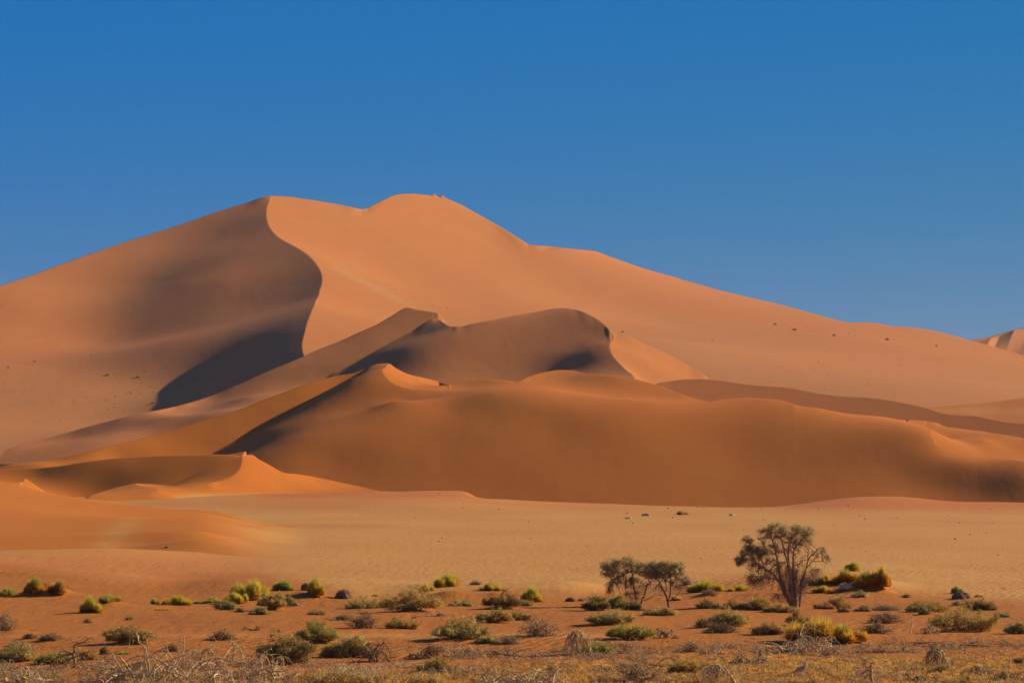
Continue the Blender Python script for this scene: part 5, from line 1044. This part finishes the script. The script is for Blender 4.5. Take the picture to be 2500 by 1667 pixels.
    DB = [
     (12,1538,54,42,'grey','grey leafless bush cut by the left edge'),(216,1520,18,12,'grey','tiny leafless bush on bare sand, left'),(74,1558,28,14,'brown','small brown leafless bush at far left'),(120,1563,54,18,'brown','low brown leafless bush beside driftwood, far left'),(44,1588,70,22,'grey','wispy grey twigs above the left grey-green shrub'),
     (545,1561,62,20,'brown','leafless brown bush on the pale sand band'),(890,1533,78,40,'brown','tangled brown leafless bush left of the two-lobed shrub'),(840,1512,50,12,'grey','flat grey leafless bush above the brown one'),(1315,1551,106,42,'grey','large grey leafless bush, centre'),
     (1245,1571,44,22,'grey','small grey leafless bush left of the leaning dead tree'),(1732,1451,38,15,'grey','grey leafless bush under the broad tussock'),(1716,1531,32,22,'dark','black leafless tuft on the driftwood line'),(1757,1545,82,26,'dark','wide black dead tangle below the rounded shrub'),
     (1690,1590,42,32,'tan','upright dry stalks fanning left, centre right'),(2160,1521,84,24,'brown','brown leafless bush in the right middle'),(2140,1545,86,22,'brown','heap of brown twigs below the brown leafless bush'),(2165,1490,74,11,'grey','row of short bleached twigs, right'),(1560,1664,112,60,'grey','large grey-brown dead bush at the bottom, centre right'),(2300,1640,50,20,'tan','dry tan bush at the foot of the tent-shaped dead bush'),
     (330,1640,70,26,'tan','dry tan stalks in front of the dead brush heap'),(1419,1467,15,8,'tan','tiny pale dry bush beside the dark hummock, centre')]
    for i, q in enumerate(DB): drybush(*q[:4], q[4], q[5], 500+i, leafy=0.4 if q[4] in ('brown', 'dark') else 0.1)
    DW = [
     (184,1628,112,54,'snag','brown','forked dead snag with branches reaching left'),(370,1662,210,84,'pile','pale','huge heap of bleached dead brush, front left'),(84,1631,30,14,'lying','pale','short curved log at the front left'),(20,1640,60,24,'lying','brown','dark broken branches at the left edge'),(210,1569,44,8,'lying','brown','thin driftwood left of the lone olive shrub'),
     (497,1629,120,58,'arch','pale','arching dead tree with limbs bowing to the right'),(588,1624,110,60,'arch','pale','arching dead tree touching the largest dark shrub'),(640,1660,150,46,'pile','pale','low heap of bleached branches below the arching trees'),(729,1657,10,22,'stick','pale','short upright stump at the front'),(625,1538,46,10,'lying','dark','dark crooked driftwood on the sand band'),
     (547,1558,6,34,'stick','tan','thin upright dry stalk, left'),(920,1614,118,68,'arch','brown','dead branches arching out of the tangled grey-green shrub'),(1050,1606,120,40,'arch','brown','low looping dead branches left of centre'),(1135,1601,80,34,'arch','pale','looping dead branch with a pale stub, centre'),(1240,1600,90,22,'lying','brown','crooked dead wood left of the leaning dead tree'),
     (1012,1509,18,8,'lying','grey','tiny pale driftwood below the round olive shrub'),(1075,1504,68,14,'lying','grey','driftwood with green sprigs below the orange mound'),(830,1514,44,12,'lying','grey','bleached sticks left of the tangled brown bush'),
     (1404,1597,92,60,'tent','pale','leaning dead tree with hanging bleached twigs'),(1515,1595,74,28,'arch','brown','dark root and hooked branches right of the green shrub'),(1470,1603,60,18,'lying','pale','bleached curling roots under the green shrub'),(1622,1556,60,24,'arch','grey','curled grey branches beside the thick green shrub'),
     (1270,1670,210,46,'pile','pale','long bleached branches at the bottom edge, centre'),(1745,1668,118,48,'tent','pale','bleached dead heap with thick bent limb at the bottom'),(1960,1592,150,52,'pile','pale','sprawl of bleached branches under the wide grass clump'),(2030,1598,110,40,'arch','pale','bleached looping limbs right of the sprawl'),(1740,1594,62,24,'pile','pale','bleached twig tangle right of the dry stalks'),
     (1858,1612,46,36,'arch','pale','single thick pale branch arching left'),(1820,1620,92,20,'pile','grey','grey branch tangle around the thick pale arch'),(2221,1546,16,48,'stick','pale','tall thin upright dead stick, right'),(2272,1547,66,22,'arch','pale','low bleached arch left of the largest olive shrub'),(2200,1590,56,28,'arch','pale','pale hooped branch on open sand, right'),(2140,1592,70,22,'arch','pale','thick crooked pale log left of the hooped branch'),
     (2285,1636,80,56,'tent','tan','tent-shaped dead bush, front right'),(2130,1670,76,56,'snag','tan','gnarled dead snag at the bottom, right'),(2395,1643,64,20,'arch','tan','low dead branches right of the tent-shaped bush'),(2330,1576,180,12,'lying','brown','long line of dark driftwood, right'),(2465,1545,14,24,'stick','brown','bent dead stick beside the right edge shrub'),(1985,1446,34,8,'lying','pale','pale fallen branch at the foot of the tall tree')]
    DW += [(560,1669,130,32,'pile','pale','bleached heap at the bottom edge below the arching trees'),(1130,1646,96,26,'arch','pale','pale curling branches in golden herbs, centre'),(1480,1640,84,24,'arch','pale','pale branches between the two centre heaps'),
     (1640,1626,110,20,'lying','brown','brown driftwood above the golden bushy shrub'),(2240,1664,96,28,'arch','tan','tan branches right of the gnarled snag'),(2460,1658,90,26,'arch','tan','tan branches in the bottom right corner'),(60,1664,120,30,'pile','pale','bleached heap in the bottom left corner')]
    for i, q in enumerate(DW): deadwood(*q[:7], 700+i)
    FB = [(860,1684,236,72,'broad white-blossomed cushion bush at the bottom, left of centre'),(1030,1684,120,44,'smaller blossoming cushion bush right of the broad one'),(2360,1690,180,44,'golden blossoming bush at the bottom right'),(1350,1640,60,16,'low blossoming cushion in the centre foreground'),(1960,1685,130,34,'blossoming cushion in front of the bird')]
    for i, q in enumerate(FB): flowerbush(*q, 900+i, white=[1.3, 0.7, 0.35, 0.4, 0.35][i])
    HM = [(838,1460,38,21,'dark stubbly hummock right of the reddish mound'),(1393,1467,24,10,'small dark hummock on bare sand, centre'),(747,1441,24,18,'dark rocky lump on the reddish mound'),(2064,1436,32,14,'grey hummock below the big overgrown mound'),(2345,1459,42,16,'dark hummock under the green tuft, right'),
          (1577,1259,21,7,'flat brown hummock left of the pale tuft on the far plain'),(1533,1266,16,5,'small grey hummock, farthest left of three on the far plain'),(1787,1258,16,5,'dark low hummock right of the pale tuft on the far plain')]
    for i, q in enumerate(HM): rockmound(*q, 950+i, col=(0.20, 0.105, 0.05) if i not in (3, 5, 6, 7) else (0.64, 0.40, 0.17))
    build_trees(); bird(); scatter_stuff()
    FBH = [(1892,793,10,5,'dark bush high on the right slope, left of the largest'),(1940,806,13,6,'largest dark bush high on the right slope'),(2036,820,10,5,'dark bush right of the largest on the high slope'),(2166,830,12,6,'wide grey-dark bush near the right skyline'),(2286,845,7,4,'round dark bush below the right skyline'),(2492,846,14,6,'dark bush at the right edge below the far dune'),(1520,811,7,4,'tiny dark bush above the middle dune right end'),
           (374,985,11,6,'pale bush with shadow by the deep shade, left slope'),(263,918,11,6,'pale bush on the left slope near the shade'),(337,922,10,6,'pale bush with long shadow on the left slope'),(20,899,7,4,'pale bush at the far left slope'),(85,883,7,4,'single pale bush on the upper left slope')]
    for i, q in enumerate(FBH): farbush(*q, 980+i, tone=(0.42, 0.26, 0.14) if i < 7 else (0.55, 0.34, 0.16))  # tones lightened: the paling by haze is put into the bush colour

HAZE = 1.4e-5
if HAZE:
    bm_v = [(x, y, z) for z in (-12, 330) for y in (-60, 5200) for x in (-2600, 2600)]
    me = bpy.data.meshes.new('haze'); me.from_pydata(bm_v, [], [(0, 2, 3, 1), (4, 5, 7, 6), (0, 1, 5, 4), (2, 6, 7, 3), (0, 4, 6, 2), (1, 3, 7, 5)])
    ho = bpy.data.objects.new('haze', me); SC.collection.objects.link(ho); ho['kind'] = 'stuff'
    hm = bpy.data.materials.new('air'); hm.use_nodes = True; n = hm.node_tree; n.nodes.clear()
    o = n.nodes.new('ShaderNodeOutputMaterial'); pv = n.nodes.new('ShaderNodeVolumePrincipled')
    pv.inputs['Color'].default_value = (0.85, 0.85, 0.95, 1); pv.inputs['Density'].default_value = HAZE; pv.inputs['Anisotropy'].default_value = 0.2
    n.links.new(pv.outputs[0], o.inputs['Volume']); me.materials.append(hm)
